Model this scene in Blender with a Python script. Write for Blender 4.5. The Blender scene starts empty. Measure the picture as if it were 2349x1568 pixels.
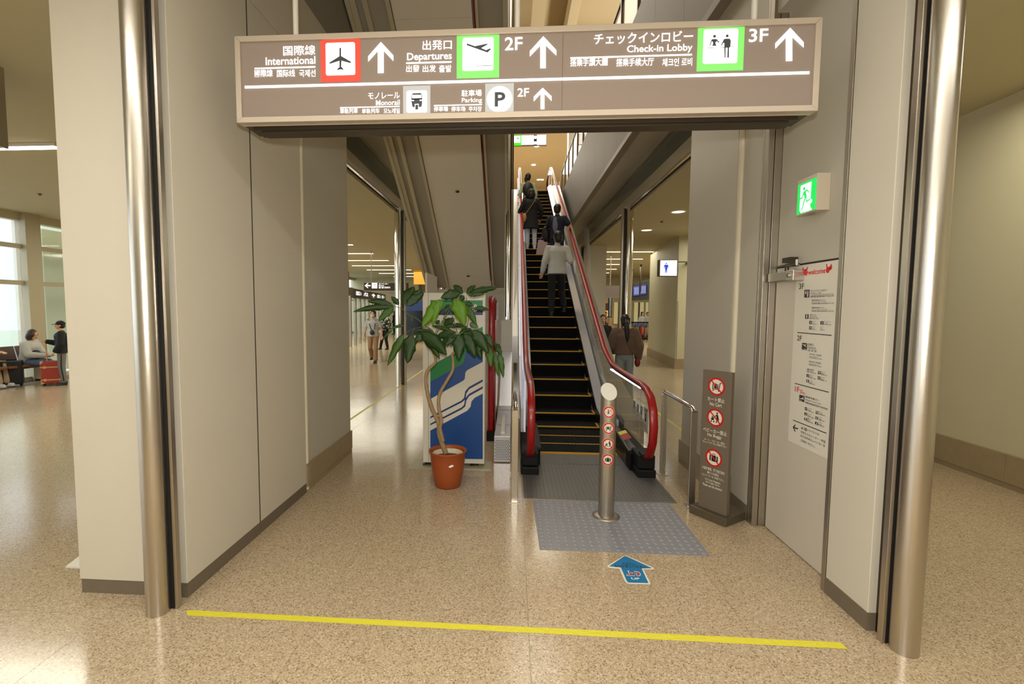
import bpy, bmesh, math, random
from mathutils import Vector, Matrix
random.seed(7)
sc = bpy.context.scene
COL = sc.collection
V = Vector
PI = math.pi
# ---------------------------------------------------------------- camera
FPX, PPX, PPY, EYE = 1100.0, 1105.0, 784.0, 1.75
_yc = V(((1178-PPX)/FPX, (708-PPY)/FPX, 1.0)).normalized()
_d = V((-0.0054, 1.0, 0.0)); _d.z = -(_d.x*_yc.x + _d.y*_yc.y)/_yc.z; _d.normalize()
_xc = _d.cross(_yc)
_R = Matrix((_xc, _yc, -_d))            # rows: world axes in camera (x right, y down, z forward)
cam = bpy.data.cameras.new('camera'); cam.lens = FPX/2349*36; cam.sensor_width = 36
cam.shift_x = (1174.5-PPX)/2349; cam.clip_start = 0.05; cam.clip_end = 200
cam_o = bpy.data.objects.new('camera', cam); COL.objects.link(cam_o)
r_, u_, b_ = _R @ V((1, 0, 0)), _R @ V((0, -1, 0)), _R @ V((0, 0, -1))
cam_o.matrix_world = Matrix(((r_.x, u_.x, b_.x, 0), (r_.y, u_.y, b_.y, 0), (r_.z, u_.z, b_.z, EYE), (0, 0, 0, 1)))
sc.camera = cam_o
# ---------------------------------------------------------------- sky, exposure, lights
w = bpy.data.worlds.new('sky'); sc.world = w; w.use_nodes = True
w.node_tree.nodes['Background'].inputs[0].default_value = (0.86, 0.93, 1.0, 1)
w.node_tree.nodes['Background'].inputs[1].default_value = 2.2
sc.view_settings.view_transform = 'Standard'; sc.view_settings.look = 'None'
sc.view_settings.gamma = 1.0; sc.view_settings.exposure = 0.45; sc.view_settings.use_curve_mapping = False
def area(name, loc, size, size_y, power, color, rot=(0, 0, 0)):
    l = bpy.data.lights.new(name, 'AREA'); l.shape = 'RECTANGLE'; l.size = size; l.size_y = size_y
    l.energy = power; l.color = color
    o = bpy.data.objects.new(name, l); o.location = loc; o.rotation_euler = rot; COL.objects.link(o); return o
WARM = (1.0, 0.96, 0.80)
# ceiling luminaires of the hall in front of the passage
area('ceiling_or_fill_lamp', (-1.5, 0.55, 3.84), 3.4, 0.35, 50, (1.0, 0.97, 0.93))
area('ceiling_or_fill_lamp', (1.9, 0.55, 3.84), 3.4, 0.35, 44, (1.0, 0.97, 0.93))
area('ceiling_or_fill_lamp', (-6.5, -1.5, 3.84), 5.0, 0.5, 110, WARM)
area('ceiling_or_fill_lamp', (0, -3.5, 3.84), 7.0, 0.5, 90, WARM)
# rows in the two halls left and right
for (lx, ly, sx, sy, p) in ((-7.0, 11.5, 4, 4, 150), (-7.6, 22.5, 7.5, 9, 430), (7.0, 12.0, 4, 4, 150), (7.2, 22.0, 7, 9, 420), (4.0, 4.2, 1.2, 1.6, 30), (-7.0, 6.4, 3.0, .3, 60)):
    area('ceiling_or_fill_lamp', (lx, ly, 3.80), sx, sy, p, WARM)
# upper storey and the well below it
area('ceiling_or_fill_lamp', (0.4, 26.0, 9.9), 6, 8, 800, (1.0, 0.93, 0.80))
area('ceiling_or_fill_lamp', (0.0, 10.0, 9.2), 3, 11, 210, (1.0, 0.95, 0.86))  # added fill with no fitting of its own, brightens the well from above
area('added_uplight', (3.1, 13.0, 6.7), .4, 17, 260, (1.0, 0.93, 0.80), (PI, 0, 0))  # this pair of unseen uplights is added to brighten the upper beams and ceiling
area('added_uplight', (-3.1, 13.0, 6.7), .4, 17, 260, (1.0, 0.93, 0.80), (PI, 0, 0))
# the flash on the camera
fl = bpy.data.lights.new('camera_flash', 'POINT'); fl.energy = 185; fl.color = (1, 0.97, 0.92); fl.shadow_soft_size = 0.045
flo = bpy.data.objects.new('camera_flash', fl); flo.location = (0.0, -0.02, 1.93); COL.objects.link(flo)

# ---------------------------------------------------------------- pixel helpers (photograph is 2349 x 1568)
def ray(u, v): return _R @ V(((u-PPX)/FPX, (v-PPY)/FPX, 1.0))
O_ = V((0, 0, EYE))
def fl_(u, v, z=0.0): d = ray(u, v); return O_ + d*((z-EYE)/d.z)
def aty(u, v, y): d = ray(u, v); return O_ + d*(y/d.y)
def atx(u, v, x): d = ray(u, v); return O_ + d*(x/d.x)

# ---------------------------------------------------------------- materials
def lin(c):
    return tuple(((x/255)/12.92 if x/255 <= .04045 else ((x/255+.055)/1.055)**2.4) for x in c) + (1,)
MATS = {}
def mat(name, rgb=None, rough=.5, metal=0., emit=None, estr=1., alpha=None, bump=None, noise=None, aniso=0, coat=0, trans=0, spec=.5):
    if name in MATS: return MATS[name]
    m = bpy.data.materials.new(name); m.use_nodes = True
    nt = m.node_tree; b = nt.nodes['Principled BSDF']
    c = lin(rgb)
    b.inputs['Base Color'].default_value = c; b.inputs['Roughness'].default_value = rough; b.inputs['Metallic'].default_value = metal
    b.inputs['Specular IOR Level'].default_value = spec
    if coat: b.inputs['Coat Weight'].default_value = coat; b.inputs['Coat Roughness'].default_value = .08
    if trans: b.inputs['Transmission Weight'].default_value = trans
    if alpha is not None: b.inputs['Alpha'].default_value = alpha
    if emit: b.inputs['Emission Color'].default_value = lin(emit); b.inputs['Emission Strength'].default_value = estr
    tc = None
    if noise or bump:
        tc = nt.nodes.new('ShaderNodeTexCoord')
    if noise:   # (scale, amount)  gentle mottling of the surface's own colour
        n = nt.nodes.new('ShaderNodeTexNoise'); n.inputs['Scale'].default_value = noise[0]; n.inputs['Detail'].default_value = 4
        nt.links.new(tc.outputs['Object'], n.inputs['Vector'])
        mx = nt.nodes.new('ShaderNodeMix'); mx.data_type = 'RGBA'
        k = 1-noise[1]; mx.inputs[6].default_value = (c[0]*k, c[1]*k, c[2]*k, 1); k = 1+noise[1]*.6
        mx.inputs[7].default_value = (min(c[0]*k, 1), min(c[1]*k, 1), min(c[2]*k, 1), 1)
        nt.links.new(n.outputs['Fac'], mx.inputs[0]); nt.links.new(mx.outputs[2], b.inputs['Base Color'])
    if bump:    # (scale, strength, stretch)
        n = nt.nodes.new('ShaderNodeTexNoise'); n.inputs['Scale'].default_value = bump[0]; n.inputs['Detail'].default_value = 3
        mp = nt.nodes.new('ShaderNodeMapping'); mp.inputs['Scale'].default_value = bump[2] if len(bump) > 2 else (1, 1, 1)
        nt.links.new(tc.outputs['Object'], mp.inputs[0]); nt.links.new(mp.outputs[0], n.inputs['Vector'])
        bp = nt.nodes.new('ShaderNodeBump'); bp.inputs['Strength'].default_value = bump[1]; bp.inputs['Distance'].default_value = .01
        nt.links.new(n.outputs['Fac'], bp.inputs['Height']); nt.links.new(bp.outputs[0], b.inputs['Normal'])
    MATS[name] = m
    return m
def world_coord(nt):
    g = nt.nodes.new('ShaderNodeNewGeometry'); return g.outputs['Position']
def terrazzo(name, base, dark, light, rough, sc_=1.0):
    m = bpy.data.materials.new(name); m.use_nodes = True; nt = m.node_tree; b = nt.nodes['Principled BSDF']
    P = world_coord(nt)
    def vor(scale):
        v = nt.nodes.new('ShaderNodeTexVoronoi'); v.inputs['Scale'].default_value = scale*sc_; nt.links.new(P, v.inputs['Vector']); return v
    def ramp(src, stops, interp='LINEAR'):
        r = nt.nodes.new('ShaderNodeValToRGB'); r.color_ramp.interpolation = interp
        e = r.color_ramp.elements
        while len(e) < len(stops): e.new(0.5)
        for i, (p, c) in enumerate(stops): e[i].position = p; e[i].color = c
        nt.links.new(src, r.inputs[0]); return r.outputs[0]
    v1 = vor(95); v2 = vor(55)
    sep = nt.nodes.new('ShaderNodeSeparateColor'); nt.links.new(v1.outputs['Color'], sep.inputs[0])
    L = lin
    c1 = ramp(sep.outputs[0], [(0, L(dark)), (.07, L(tuple(int(a*.88) for a in base))), (.24, L(base)), (.72, L(tuple(int((a+b_)/2) for a, b_ in zip(base, light)))), (.9, L(light))], 'CONSTANT')
    sep2 = nt.nodes.new('ShaderNodeSeparateColor'); nt.links.new(v2.outputs['Color'], sep2.inputs[0])
    c2 = ramp(sep2.outputs[1], [(0, (1, 1, 1, 1)), (.06, (0, 0, 0, 1))], 'CONSTANT')
    dm = ramp(v2.outputs['Distance'], [(0, (1, 1, 1, 1)), (.32, (0, 0, 0, 1))], 'CONSTANT')
    mul = nt.nodes.new('ShaderNodeMath'); mul.operation = 'MULTIPLY'; nt.links.new(c2, mul.inputs[0]); nt.links.new(dm, mul.inputs[1])
    mx = nt.nodes.new('ShaderNodeMix'); mx.data_type = 'RGBA'; nt.links.new(mul.outputs[0], mx.inputs[0]); nt.links.new(c1, mx.inputs[6]); mx.inputs[7].default_value = L(dark)
    nz = nt.nodes.new('ShaderNodeTexNoise'); nz.inputs['Scale'].default_value = .9; nz.inputs['Detail'].default_value = 5; nt.links.new(P, nz.inputs['Vector'])
    rr = nt.nodes.new('ShaderNodeMapRange'); rr.inputs[3].default_value = rough*.7; rr.inputs[4].default_value = rough*1.35; nt.links.new(nz.outputs[0], rr.inputs[0]); nt.links.new(rr.outputs[0], b.inputs['Roughness'])
    oi = nt.nodes.new('ShaderNodeObjectInfo')
    hv = nt.nodes.new('ShaderNodeHueSaturation'); vr = nt.nodes.new('ShaderNodeMapRange'); vr.inputs[3].default_value = .975; vr.inputs[4].default_value = 1.02
    nt.links.new(oi.outputs['Random'], vr.inputs[0]); nt.links.new(vr.outputs[0], hv.inputs['Value']); nt.links.new(mx.outputs[2], hv.inputs['Color']); nt.links.new(hv.outputs[0], b.inputs['Base Color'])
    n2 = nt.nodes.new('ShaderNodeTexNoise'); n2.inputs['Scale'].default_value = 2.4; nt.links.new(P, n2.inputs['Vector'])
    bp = nt.nodes.new('ShaderNodeBump'); bp.inputs['Strength'].default_value = .12; bp.inputs['Distance'].default_value = .012; nt.links.new(n2.outputs[0], bp.inputs['Height']); nt.links.new(bp.outputs[0], b.inputs['Normal'])
    MATS[name] = m; return m
def wave_mat(name, rgb, axis, scale, strength, rough=.7):
    m = mat(name, rgb, rough); nt = m.node_tree; b = nt.nodes['Principled BSDF']
    P = world_coord(nt); wv = nt.nodes.new('ShaderNodeTexWave'); wv.bands_direction = axis; wv.inputs['Scale'].default_value = scale
    nt.links.new(P, wv.inputs['Vector'])
    bp = nt.nodes.new('ShaderNodeBump'); bp.inputs['Strength'].default_value = strength; bp.inputs['Distance'].default_value = .01
    nt.links.new(wv.outputs['Fac'], bp.inputs['Height']); nt.links.new(bp.outputs[0], b.inputs['Normal']); return m
terrazzo('floor_terrazzo', (173, 152, 122), (128, 110, 84), (192, 176, 148), .15, 1.6)
M = MATS
mat('wall_cream', (196, 188, 170), .42, noise=(3, .03), bump=(350, .08))
mat('wall_hall', (190, 182, 150), .55, noise=(2, .03), bump=(300, .08))
mat('wall_grey', (182, 175, 158), .45, noise=(2, .03))
mat('fascia_grey', (136, 130, 120), .6, noise=(2, .04))
mat('groove_brown', (128, 118, 102), .5)
wave_mat('ceiling_rib', (176, 168, 134), 'Y', 11, .9)
mat('ceiling_plain', (184, 174, 138), .8, noise=(3, .03))
mat('ceiling_upper', (196, 176, 136), .7, noise=(1, .05))
mat('seam_dark', (40, 36, 30), .7)
mat('bead', (208, 198, 172), .5)
mat('base_brown', (106, 94, 76), .55, noise=(20, .12))
mat('stone_base', (150, 132, 100), .45, noise=(14, .16))
mat('steel_brushed', (196, 188, 176), .30, 1.0, bump=(60, .08, (8, 8, .3)))
mat('steel_polished', (215, 210, 200), .12, 1.0)
mat('chrome', (225, 222, 215), .07, 1.0)
mat('steel_frame', (182, 174, 160), .40, 1.0, bump=(60, .06, (8, 8, .3)))
mat('steel_dark', (84, 74, 60), .3, 1.0)
mat('black_gap', (14, 12, 10), .6)
mat('rubber_black', (16, 15, 14), .6, spec=.25)
mat('door_paint', (196, 186, 170), .4, noise=(3, .03))
mat('glass', (235, 245, 238), .03, trans=1.0, alpha=.22, spec=.5)
mat('glass_green', (190, 212, 196), .05, trans=.8, alpha=.35)
mat('white_paint', (214, 208, 194), .4)
mat('white_print', (232, 228, 216), .5)
mat('tube', (255, 244, 214), .5, emit=(255, 236, 196), estr=2.4)
mat('ink', (40, 38, 36), .5)
mat('trim_cream', (176, 166, 138), .4)
mat('handrail_red', (146, 5, 7), .34, coat=.2)
mat('tread_black', (13, 13, 12), .75, spec=.15)
mat('yellow_line', (196, 148, 30), .5)
mat('yellow_tape', (208, 198, 52), .55, bump=(40, .5))
mat('tape_far', (196, 184, 60), .55)
mat('landing_metal', (120, 118, 114), .42, .5, noise=(6, .1))
mat('mat_blue', (132, 132, 136), .36, noise=(9, .08))
mat('dome_blue', (134, 134, 138), .4)
mat('floor_joint', (112, 98, 78), .6)
mat('scuff', (60, 56, 52), .7)

# ---------------------------------------------------------------- mesh builder
class MB:
    def __init__(s): s.v = []; s.f = []; s.m = []; s.cur = 0; s.smooth = []
    def add(s, vs, fs, sm=False):
        k = len(s.v); s.v += [tuple(v) for v in vs]
        for f in fs: s.f.append([k+i for i in f]); s.m.append(s.cur); s.smooth.append(sm)
        return s
    def box(s, x0, x1, y0, y1, z0, z1):
        if x0 > x1: x0, x1 = x1, x0
        if y0 > y1: y0, y1 = y1, y0
        if z0 > z1: z0, z1 = z1, z0
        return s.add([(x0, y0, z0), (x1, y0, z0), (x1, y1, z0), (x0, y1, z0), (x0, y0, z1), (x1, y0, z1), (x1, y1, z1), (x0, y1, z1)],
                     [(0, 3, 2, 1), (4, 5, 6, 7), (0, 1, 5, 4), (1, 2, 6, 5), (2, 3, 7, 6), (3, 0, 4, 7)])
    def bar(s, p, q, wx, wz, up=(0, 0, 1)):     # rectangular bar from p to q
        p, q = V(p), V(q); t = (q-p).normalized(); a = t.cross(V(up)); a.normalize(); b = a.cross(t).normalized()
        vs = []
        for c in (p, q):
            for i, j in ((-1, -1), (1, -1), (1, 1), (-1, 1)): vs.append(c+a*(i*wx/2)+b*(j*wz/2))
        return s.add(vs, [(0, 1, 2, 3), (7, 6, 5, 4), (0, 4, 5, 1), (1, 5, 6, 2), (2, 6, 7, 3), (3, 7, 4, 0)])
    def tube(s, pts, r, n=12, caps=True, flat=None):
        pts = [V(p) for p in pts]; rs = r if isinstance(r, (list, tuple)) else [r]*len(pts)
        rings = []; a = None
        for i, p in enumerate(pts):
            t = (pts[min(i+1, len(pts)-1)]-pts[max(i-1, 0)])
            if t.length < 1e-9: t = V((0, 0, 1))
            t.normalize()
            if a is None: a = t.cross(V((0, 0, 1)));  a = a if a.length > .05 else V((1, 0, 0))
            a = (a - t*a.dot(t)).normalized(); b = t.cross(a)
            rings.append([p + (a*math.cos(2*PI*k/n) + b*math.sin(2*PI*k/n)*(flat or 1))*rs[i] for k in range(n)])
        vs = [v for rg in rings for v in rg]; fs = []
        for i in range(len(pts)-1):
            for k in range(n): fs.append((i*n+k, i*n+(k+1) % n, (i+1)*n+(k+1) % n, (i+1)*n+k))
        s.add(vs, fs, True)
        if caps:
            s.add(rings[0], [tuple(reversed(range(n)))]); s.add(rings[-1], [tuple(range(n))])
        return s
    def lathe(s, prof, c, n=32, caps=False):
        vs = []; fs = []
        for r, z in prof: vs += [(c[0]+r*math.cos(2*PI*k/n), c[1]+r*math.sin(2*PI*k/n), c[2]+z) for k in range(n)]
        for i in range(len(prof)-1):
            for k in range(n): fs.append((i*n+k, i*n+(k+1) % n, (i+1)*n+(k+1) % n, (i+1)*n+k))
        s.add(vs, fs, True)
        if caps: s.add(vs[:n], [tuple(reversed(range(n)))]); s.add(vs[-n:], [tuple(range(n))])
        return s
    def prism(s, poly, d):         # poly: 3-D outline, d: thickness vector
        d = V(d); n = len(poly); a = [V(p) for p in poly]; b = [p+d for p in a]
        return s.add(a+b, [tuple(range(n)), tuple(reversed(range(n, 2*n)))] + [(i, i+n, (i+1) % n+n, (i+1) % n) for i in range(n)])
    def ell(s, c, r, n=14, m=9, rot=None):
        vs = []; fs = []
        for i in range(m+1):
            th = PI*i/m
            for k in range(n):
                p = V((r[0]*math.sin(th)*math.cos(2*PI*k/n), r[1]*math.sin(th)*math.sin(2*PI*k/n), r[2]*math.cos(th)))
                if rot: p = rot @ p
                vs.append(V(c)+p)
        for i in range(m):
            for k in range(n): fs.append((i*n+k, (i+1)*n+k, (i+1)*n+(k+1) % n, i*n+(k+1) % n))
        return s.add(vs, fs, True)
OFF = {}
def build(name, mb, mt, parent=None, base=None, label=None, cat=None, group=None, kind=None, bevel=0, weld=True):
    off = OFF[parent.name] if parent else (V(base) if base else V((0, 0, 0)))
    me = bpy.data.meshes.new(name); me.from_pydata([tuple(V(v)-off) for v in mb.v], [], mb.f)
    for m_ in (mt if isinstance(mt, (list, tuple)) else [mt]): me.materials.append(M[m_] if isinstance(m_, str) else m_)
    me.polygons.foreach_set('material_index', mb.m); me.polygons.foreach_set('use_smooth', mb.smooth); me.update()
    o = bpy.data.objects.new(name, me); COL.objects.link(o)
    if parent: o.parent = parent
    else: o.location = off
    OFF[o.name] = off
    if bevel:
        bv = o.modifiers.new('bevel', 'BEVEL'); bv.width = bevel; bv.segments = 2; bv.limit_method = 'ANGLE'
    tag(o, label, cat, group, kind); return o
def tag(o, label=None, cat=None, group=None, kind=None):
    for k, v in (('label', label), ('category', cat), ('group', group), ('kind', kind)):
        if v: o[k] = v
    return o
def thing(name, label, cat, base, group=None):
    o = bpy.data.objects.new(name, None); o.empty_display_size = .1; COL.objects.link(o); o.location = base; OFF[o.name] = V(base)
    return tag(o, label, cat, group)
def struct(name, mb, mt, **k): return build(name, mb, mt, kind='structure', **k)
def BX(*a): return MB().box(*a)
def dup(root, loc, label=None, group=None):
    def cp(o, par):
        c = o.copy(); COL.objects.link(c); c.parent = par
        for ch in [x for x in o.children]: cp(ch, c)
        return c
    r = cp(root, None); r.location = loc
    if label: r['label'] = label
    if group: r['group'] = group
    return r
# ---------------------------------------------------------------- printed matter on planes
class Plane:
    def __init__(s, o, ex, ez): s.o, s.ex, s.ez = V(o), V(ex).normalized(), V(ez).normalized(); s.n = s.ex.cross(s.ez)
    def pt(s, a, b, off=0): return s.o + s.ex*a + s.ez*b + s.n*off
    def uv(s, u, v): d = ray(u, v); t = (s.o-O_).dot(s.n)/d.dot(s.n); p = O_+d*t-s.o; return p.dot(s.ex), p.dot(s.ez)
    def poly(s, mb, ab, off=.002): 
        return mb.add([s.pt(a, b, off) for a, b in ab], [tuple(range(len(ab)))])
    def px(s, mb, uvs, off=.002): return s.poly(mb, [s.uv(*q) for q in uvs], off)
def rect(a0, b0, a1, b1): return [(a0, b0), (a1, b0), (a1, b1), (a0, b1)]
def rrect(a0, b0, a1, b1, r, n=5):
    out = []
    for cx, cy, t0 in ((a1-r, b0+r, -PI/2), (a1-r, b1-r, 0), (a0+r, b1-r, PI/2), (a0+r, b0+r, PI)):
        out += [(cx+r*math.cos(t0+PI/2*i/n), cy+r*math.sin(t0+PI/2*i/n)) for i in range(n+1)]
    return out
def circ(a, b, r, n=32): return [(a+r*math.cos(2*PI*i/n), b+r*math.sin(2*PI*i/n)) for i in range(n)]
def ringp(pl, mb, a, b, r0, r1, off, n=36):
    vs = [pl.pt(a+r*math.cos(2*PI*i/n), b+r*math.sin(2*PI*i/n), off) for r in (r0, r1) for i in range(n)]
    mb.add(vs, [(i, (i+1) % n, n+(i+1) % n, n+i) for i in range(n)])
def strokes(pl, mb, segs, off):
    for (a0, b0, a1, b1, wd) in segs:
        d = V((a1-a0, b1-b0)); n = V((-d.y, d.x)).normalized()*wd/2
        pl.poly(mb, [(a0-n.x, b0-n.y), (a1-n.x, b1-n.y), (a1+n.x, b1+n.y), (a0+n.x, b0+n.y)], off)
_tc = {}
def text_geo(s, bold):
    k = (s, bold)
    if k in _tc: return _tc[k]
    cu = bpy.data.curves.new('t', 'FONT'); cu.body = s; cu.offset = bold; cu.resolution_u = 3; cu.dimensions = '2D'; cu.fill_mode = 'FRONT'
    o = bpy.data.objects.new('t', cu); COL.objects.link(o); bpy.context.view_layer.update()
    me = o.evaluated_get(bpy.context.evaluated_depsgraph_get()).to_mesh()
    vs = [(v.co.x, v.co.y) for v in me.vertices]; fs = [tuple(p.vertices) for p in me.polygons]
    bpy.data.objects.remove(o); bpy.data.curves.remove(cu)
    if not vs: vs = [(0, 0), (1, 0), (1, 1)]; fs = []
    x0, x1 = min(v[0] for v in vs), max(v[0] for v in vs); y0, y1 = min(v[1] for v in vs), max(v[1] for v in vs)
    _tc[k] = (vs, fs, x0, x1, y0, y1); return _tc[k]
def put_text(pl, mb, s, a0, b0, a1, b1, off=.003, bold=.012, keep=False):
    vs, fs, x0, x1, y0, y1 = text_geo(s, bold)
    sx = (a1-a0)/(x1-x0); sy = (b1-b0)/(y1-y0)
    if keep: sx = min(sx, sy); a0 = (a0+a1)/2 - sx*(x1-x0)/2 if keep == 'c' else a0
    mb.add([pl.pt(a0+(x-x0)*sx, b0+(y-y0)*sy, off) for x, y in vs], fs)
def text_px(pl, mb, s, uL, uR, vT, vB, off=.003, bold=.012):
    um = (uL+uR)/2
    b1 = pl.uv(um, vT)[1]; b0 = pl.uv(um, vB)[1]; a0 = pl.uv(uL, (vT+vB)/2)[0]; a1 = pl.uv(uR, (vT+vB)/2)[0]
    put_text(pl, mb, s, a0, b0, a1, b1, off, bold)
# ================================================================ SETTING
XL, XR = -1.94, 1.95
# floor: joint bed + slabs that can be told apart
fb = BX(-11.7, 16, -7, 36, -.12, -.004); floor = struct('floor', fb, 'floor_joint')
sl = MB(); sl.box(.0008, 1.1992, .0008, 1.1992, -.004, 0)
slab_me = None
def floor_slabs():
    global slab_me
    cells = []
    for i in range(-10, 6):
        for j in range(-1, 14):
            x, y = i*1.2+.1, j*1.2+.07
            if x < -11.75: continue
            cells.append((x, y))
    for k, (x, y) in enumerate(cells):
        if slab_me is None:
            o = build('floor_slab', sl, 'floor_terrazzo', floor); slab_me = o.data
        else:
            o = bpy.data.objects.new('floor_slab', slab_me); COL.objects.link(o); o.parent = floor
        o.location = (x, y, 0)
floor_slabs()
far = MB(); far.box(-11.7, 16, 16.87, 36, -.004, 0); far.box(7.3, 16, -7, 16.87, -.004, 0); far.box(-11.7, 7.3, -7, -1.13, -.004, 0)
build('floor_finish', far, 'floor_terrazzo', floor)
# hall ceilings (3.9 m) around the open well
CZ = 3.9
struct('ceiling', BX(-11.7, 8, -7, 3.1, CZ, CZ+.15), 'ceiling_rib')
struct('ceiling', BX(-11.7, -2.66, 3.1, 34, CZ, CZ+.15), 'ceiling_plain')
struct('ceiling', BX(2.56, 14, 3.1, 34, CZ, CZ+.15), 'ceiling_plain')
struct('ceiling', BX(-11.7, 14, 3.1, 36, 10.0, 10.2), 'ceiling_upper')
# shell
struct('wall_back', BX(-11.7, 8, -7.2, -7, 0, CZ), 'wall_hall')
struct('wall_far', BX(-11.7, 14, 34, 34.2, 0, 10), 'wall_hall')
struct('wall_upper_front', BX(-11.7, 14, 3.1, 3.3, CZ+.15, 10), 'ceiling_upper')
struct('wall_upper_left', BX(-11.7, -11.5, 3.1, 36, CZ+.15, 10), 'ceiling_upper')
struct('wall_upper_right', BX(14, 14.2, 3.1, 36, CZ+.15, 10), 'ceiling_upper')
# right hand side hall wall (x 4.9) with stone skirting in lengths
struct('wall_right', BX(4.92, 5.1, -7, 8.6, .34, CZ), 'wall_hall')
sb = struct('baseboard_right', BX(4.90, 5.1, -7, 8.6, 0, .055), 'stone_base')
for k in range(9):
    y = -6.9+k*1.7
    if y < 8: build('stone_block', BX(4.885, 5.1, y+.002, min(y+1.698, 8.6), .06, .34), 'stone_base', sb)
struct('wall_right_end', BX(5.1, 14, 8.4, 8.6, 0, CZ), 'wall_hall')
# toilet block on the right beyond the glass line
struct('wall_toilet', MB().prism([(4.80, 14.5, .3), (5.0, 14.5, .3), (5.32, 18.6, .3), (5.12, 18.6, .3)], (0, 0, CZ-.3)), 'wall_hall')
struct('wall_toilet_front', BX(5.0, 9.0, 14.5, 14.7, .3, CZ), 'wall_hall')
tb = struct('baseboard_toilet', MB().prism([(4.775, 14.48, 0), (5.0, 14.48, 0), (5.33, 18.62, 0), (5.095, 18.62, 0)], (0, 0, .3)).box(5.0, 9.0, 14.48, 14.7, 0, .3), 'stone_base')
struct('trim_1', MB().tube([(4.80, 14.47, .3), (4.80, 14.47, 2.0)], .03, 10), 'steel_frame')
struct('wall_right_far', BX(10.8, 11, 8.6, 34, 0, CZ), 'wall_hall')

# ---- passage piers ----------------------------------------------------------
def pier_wall(sx, X, y0, y1, z0, z1, mt='wall_cream'):
    return
# left pier block: front leaf, return into the passage
pl_ = struct('wall_left_pier', MB().box(-2.63, -2.07, 2.66, 3.0, .09, CZ).box(-2.07, XL-.02, 2.68, 4.30, .09, 4.6), 'wall_cream')
build('wall_panel', BX(-2.0, XL-.001, 2.655, 3.485, .092, 4.6), 'wall_cream', pl_, bevel=.003)
build('wall_panel', BX(-2.0, XL-.001, 3.495, 4.325, .092, 3.98), 'wall_cream', pl_, bevel=.003)
build('wall_panel', BX(-2.0, XL-.001, 3.495, 4.325, 3.99, 4.6), 'wall_cream', pl_, bevel=.003)
build('seam', BX(-2.05, XL-.0008, 3.484, 3.496, .092, 4.6), 'seam_dark', pl_)
struct('baseboard_left_pier', MB().box(-2.626, -2.1, 2.665, 2.9, 0, .09).box(-2.03, XL-.004, 2.66, 4.33, 0, .09), 'base_brown')
# far part of the left passage wall with stone skirting and round corner bead
struct('wall_left_return', BX(-2.3, -1.955, 4.40, 5.6, .27, 3.99), 'wall_grey')
bl = struct('baseboard_left_return', BX(-2.3, -1.945, 4.40, 5.62, 0, .05), 'stone_base')
build('stone_block', BX(-2.3, -1.94, 4.40, 5.62, .055, .27), 'stone_base', bl)
build('corner_bead', MB().tube([(-1.965, 4.365, .02), (-1.965, 4.365, .045)], .028, 12), 'bead', bl)
tr = struct('trim_2', MB().tube([(-1.965, 4.365, .27), (-1.965, 4.365, 3.95)], .030, 12), 'bead')
build('bead_foot', MB().tube([(-1.965, 4.365, .05), (-1.965, 4.365, .265)], .028, 12), 'stone_base', tr)
# right passage wall
pr_ = struct('wall_right_pier', MB().box(XR+.02, 2.19, 2.67, 3.00, .09, 4.6).box(2.10, 2.35, 3.00, 4.30, .09, 4.6), 'wall_cream')
build('wall_panel', BX(XR+.001, 2.02, 2.652, 3.005, .10, 4.6), 'wall_cream', pr_, bevel=.003)
build('wall_panel', BX(XR+.001, 2.1, 4.02, 4.325, .13, 4.6), 'wall_grey', pr_, bevel=.003)
struct('baseboard_right_pier', MB().box(XR-.003, 2.1, 2.65, 3.008, 0, .10).box(XR-.003, 2.2, 4.02, 4.33, 0, .13), 'base_brown')
struct('wall_right_return', BX(1.93, 2.35, 4.40, 5.54, .27, 3.99), 'wall_grey')
br = struct('baseboard_right_return', BX(1.915, 2.35, 4.40, 5.56, 0, .05), 'stone_base')
build('stone_block', BX(1.91, 2.35, 4.40, 5.56, .055, .27), 'stone_base', br)
tr = struct('trim_3', MB().tube([(1.955, 4.365, .27), (1.955, 4.365, 3.95)], .030, 12), 'bead')
build('bead_foot', MB().tube([(1.955, 4.365, 0), (1.955, 4.365, .265)], .028, 12), 'stone_base', tr)
# door recess on the right: frame, overpanel, leaf
DX = 2.05
fr = struct('trim_4', MB().box(XR-.002, DX+.06, 3.985, 4.015, 0, 4.6).box(XR-.002, 1.992, 3.925, 3.984, 0, 4.6).box(1.998, DX+.06, 3.925, 3.984, 0, 4.6), 'steel_frame', bevel=.002)
struct('trim_5', MB().box(XR-.002, DX+.045, 3.01, 3.047, 0, 4.6), 'steel_frame', bevel=.002)
struct('wall_door_panel', BX(DX+.003, DX+.05, 3.05, 3.92, 2.085, 4.6), 'wall_grey')
dr = struct('door_1', BX(DX, DX+.045, 3.055, 3.915, .006, 2.072), 'door_paint', bevel=.002)
build('door_seal', BX(DX+.002, DX+.03, 3.055, 3.92, 2.072, 2.085), 'seam_dark', dr)
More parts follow.
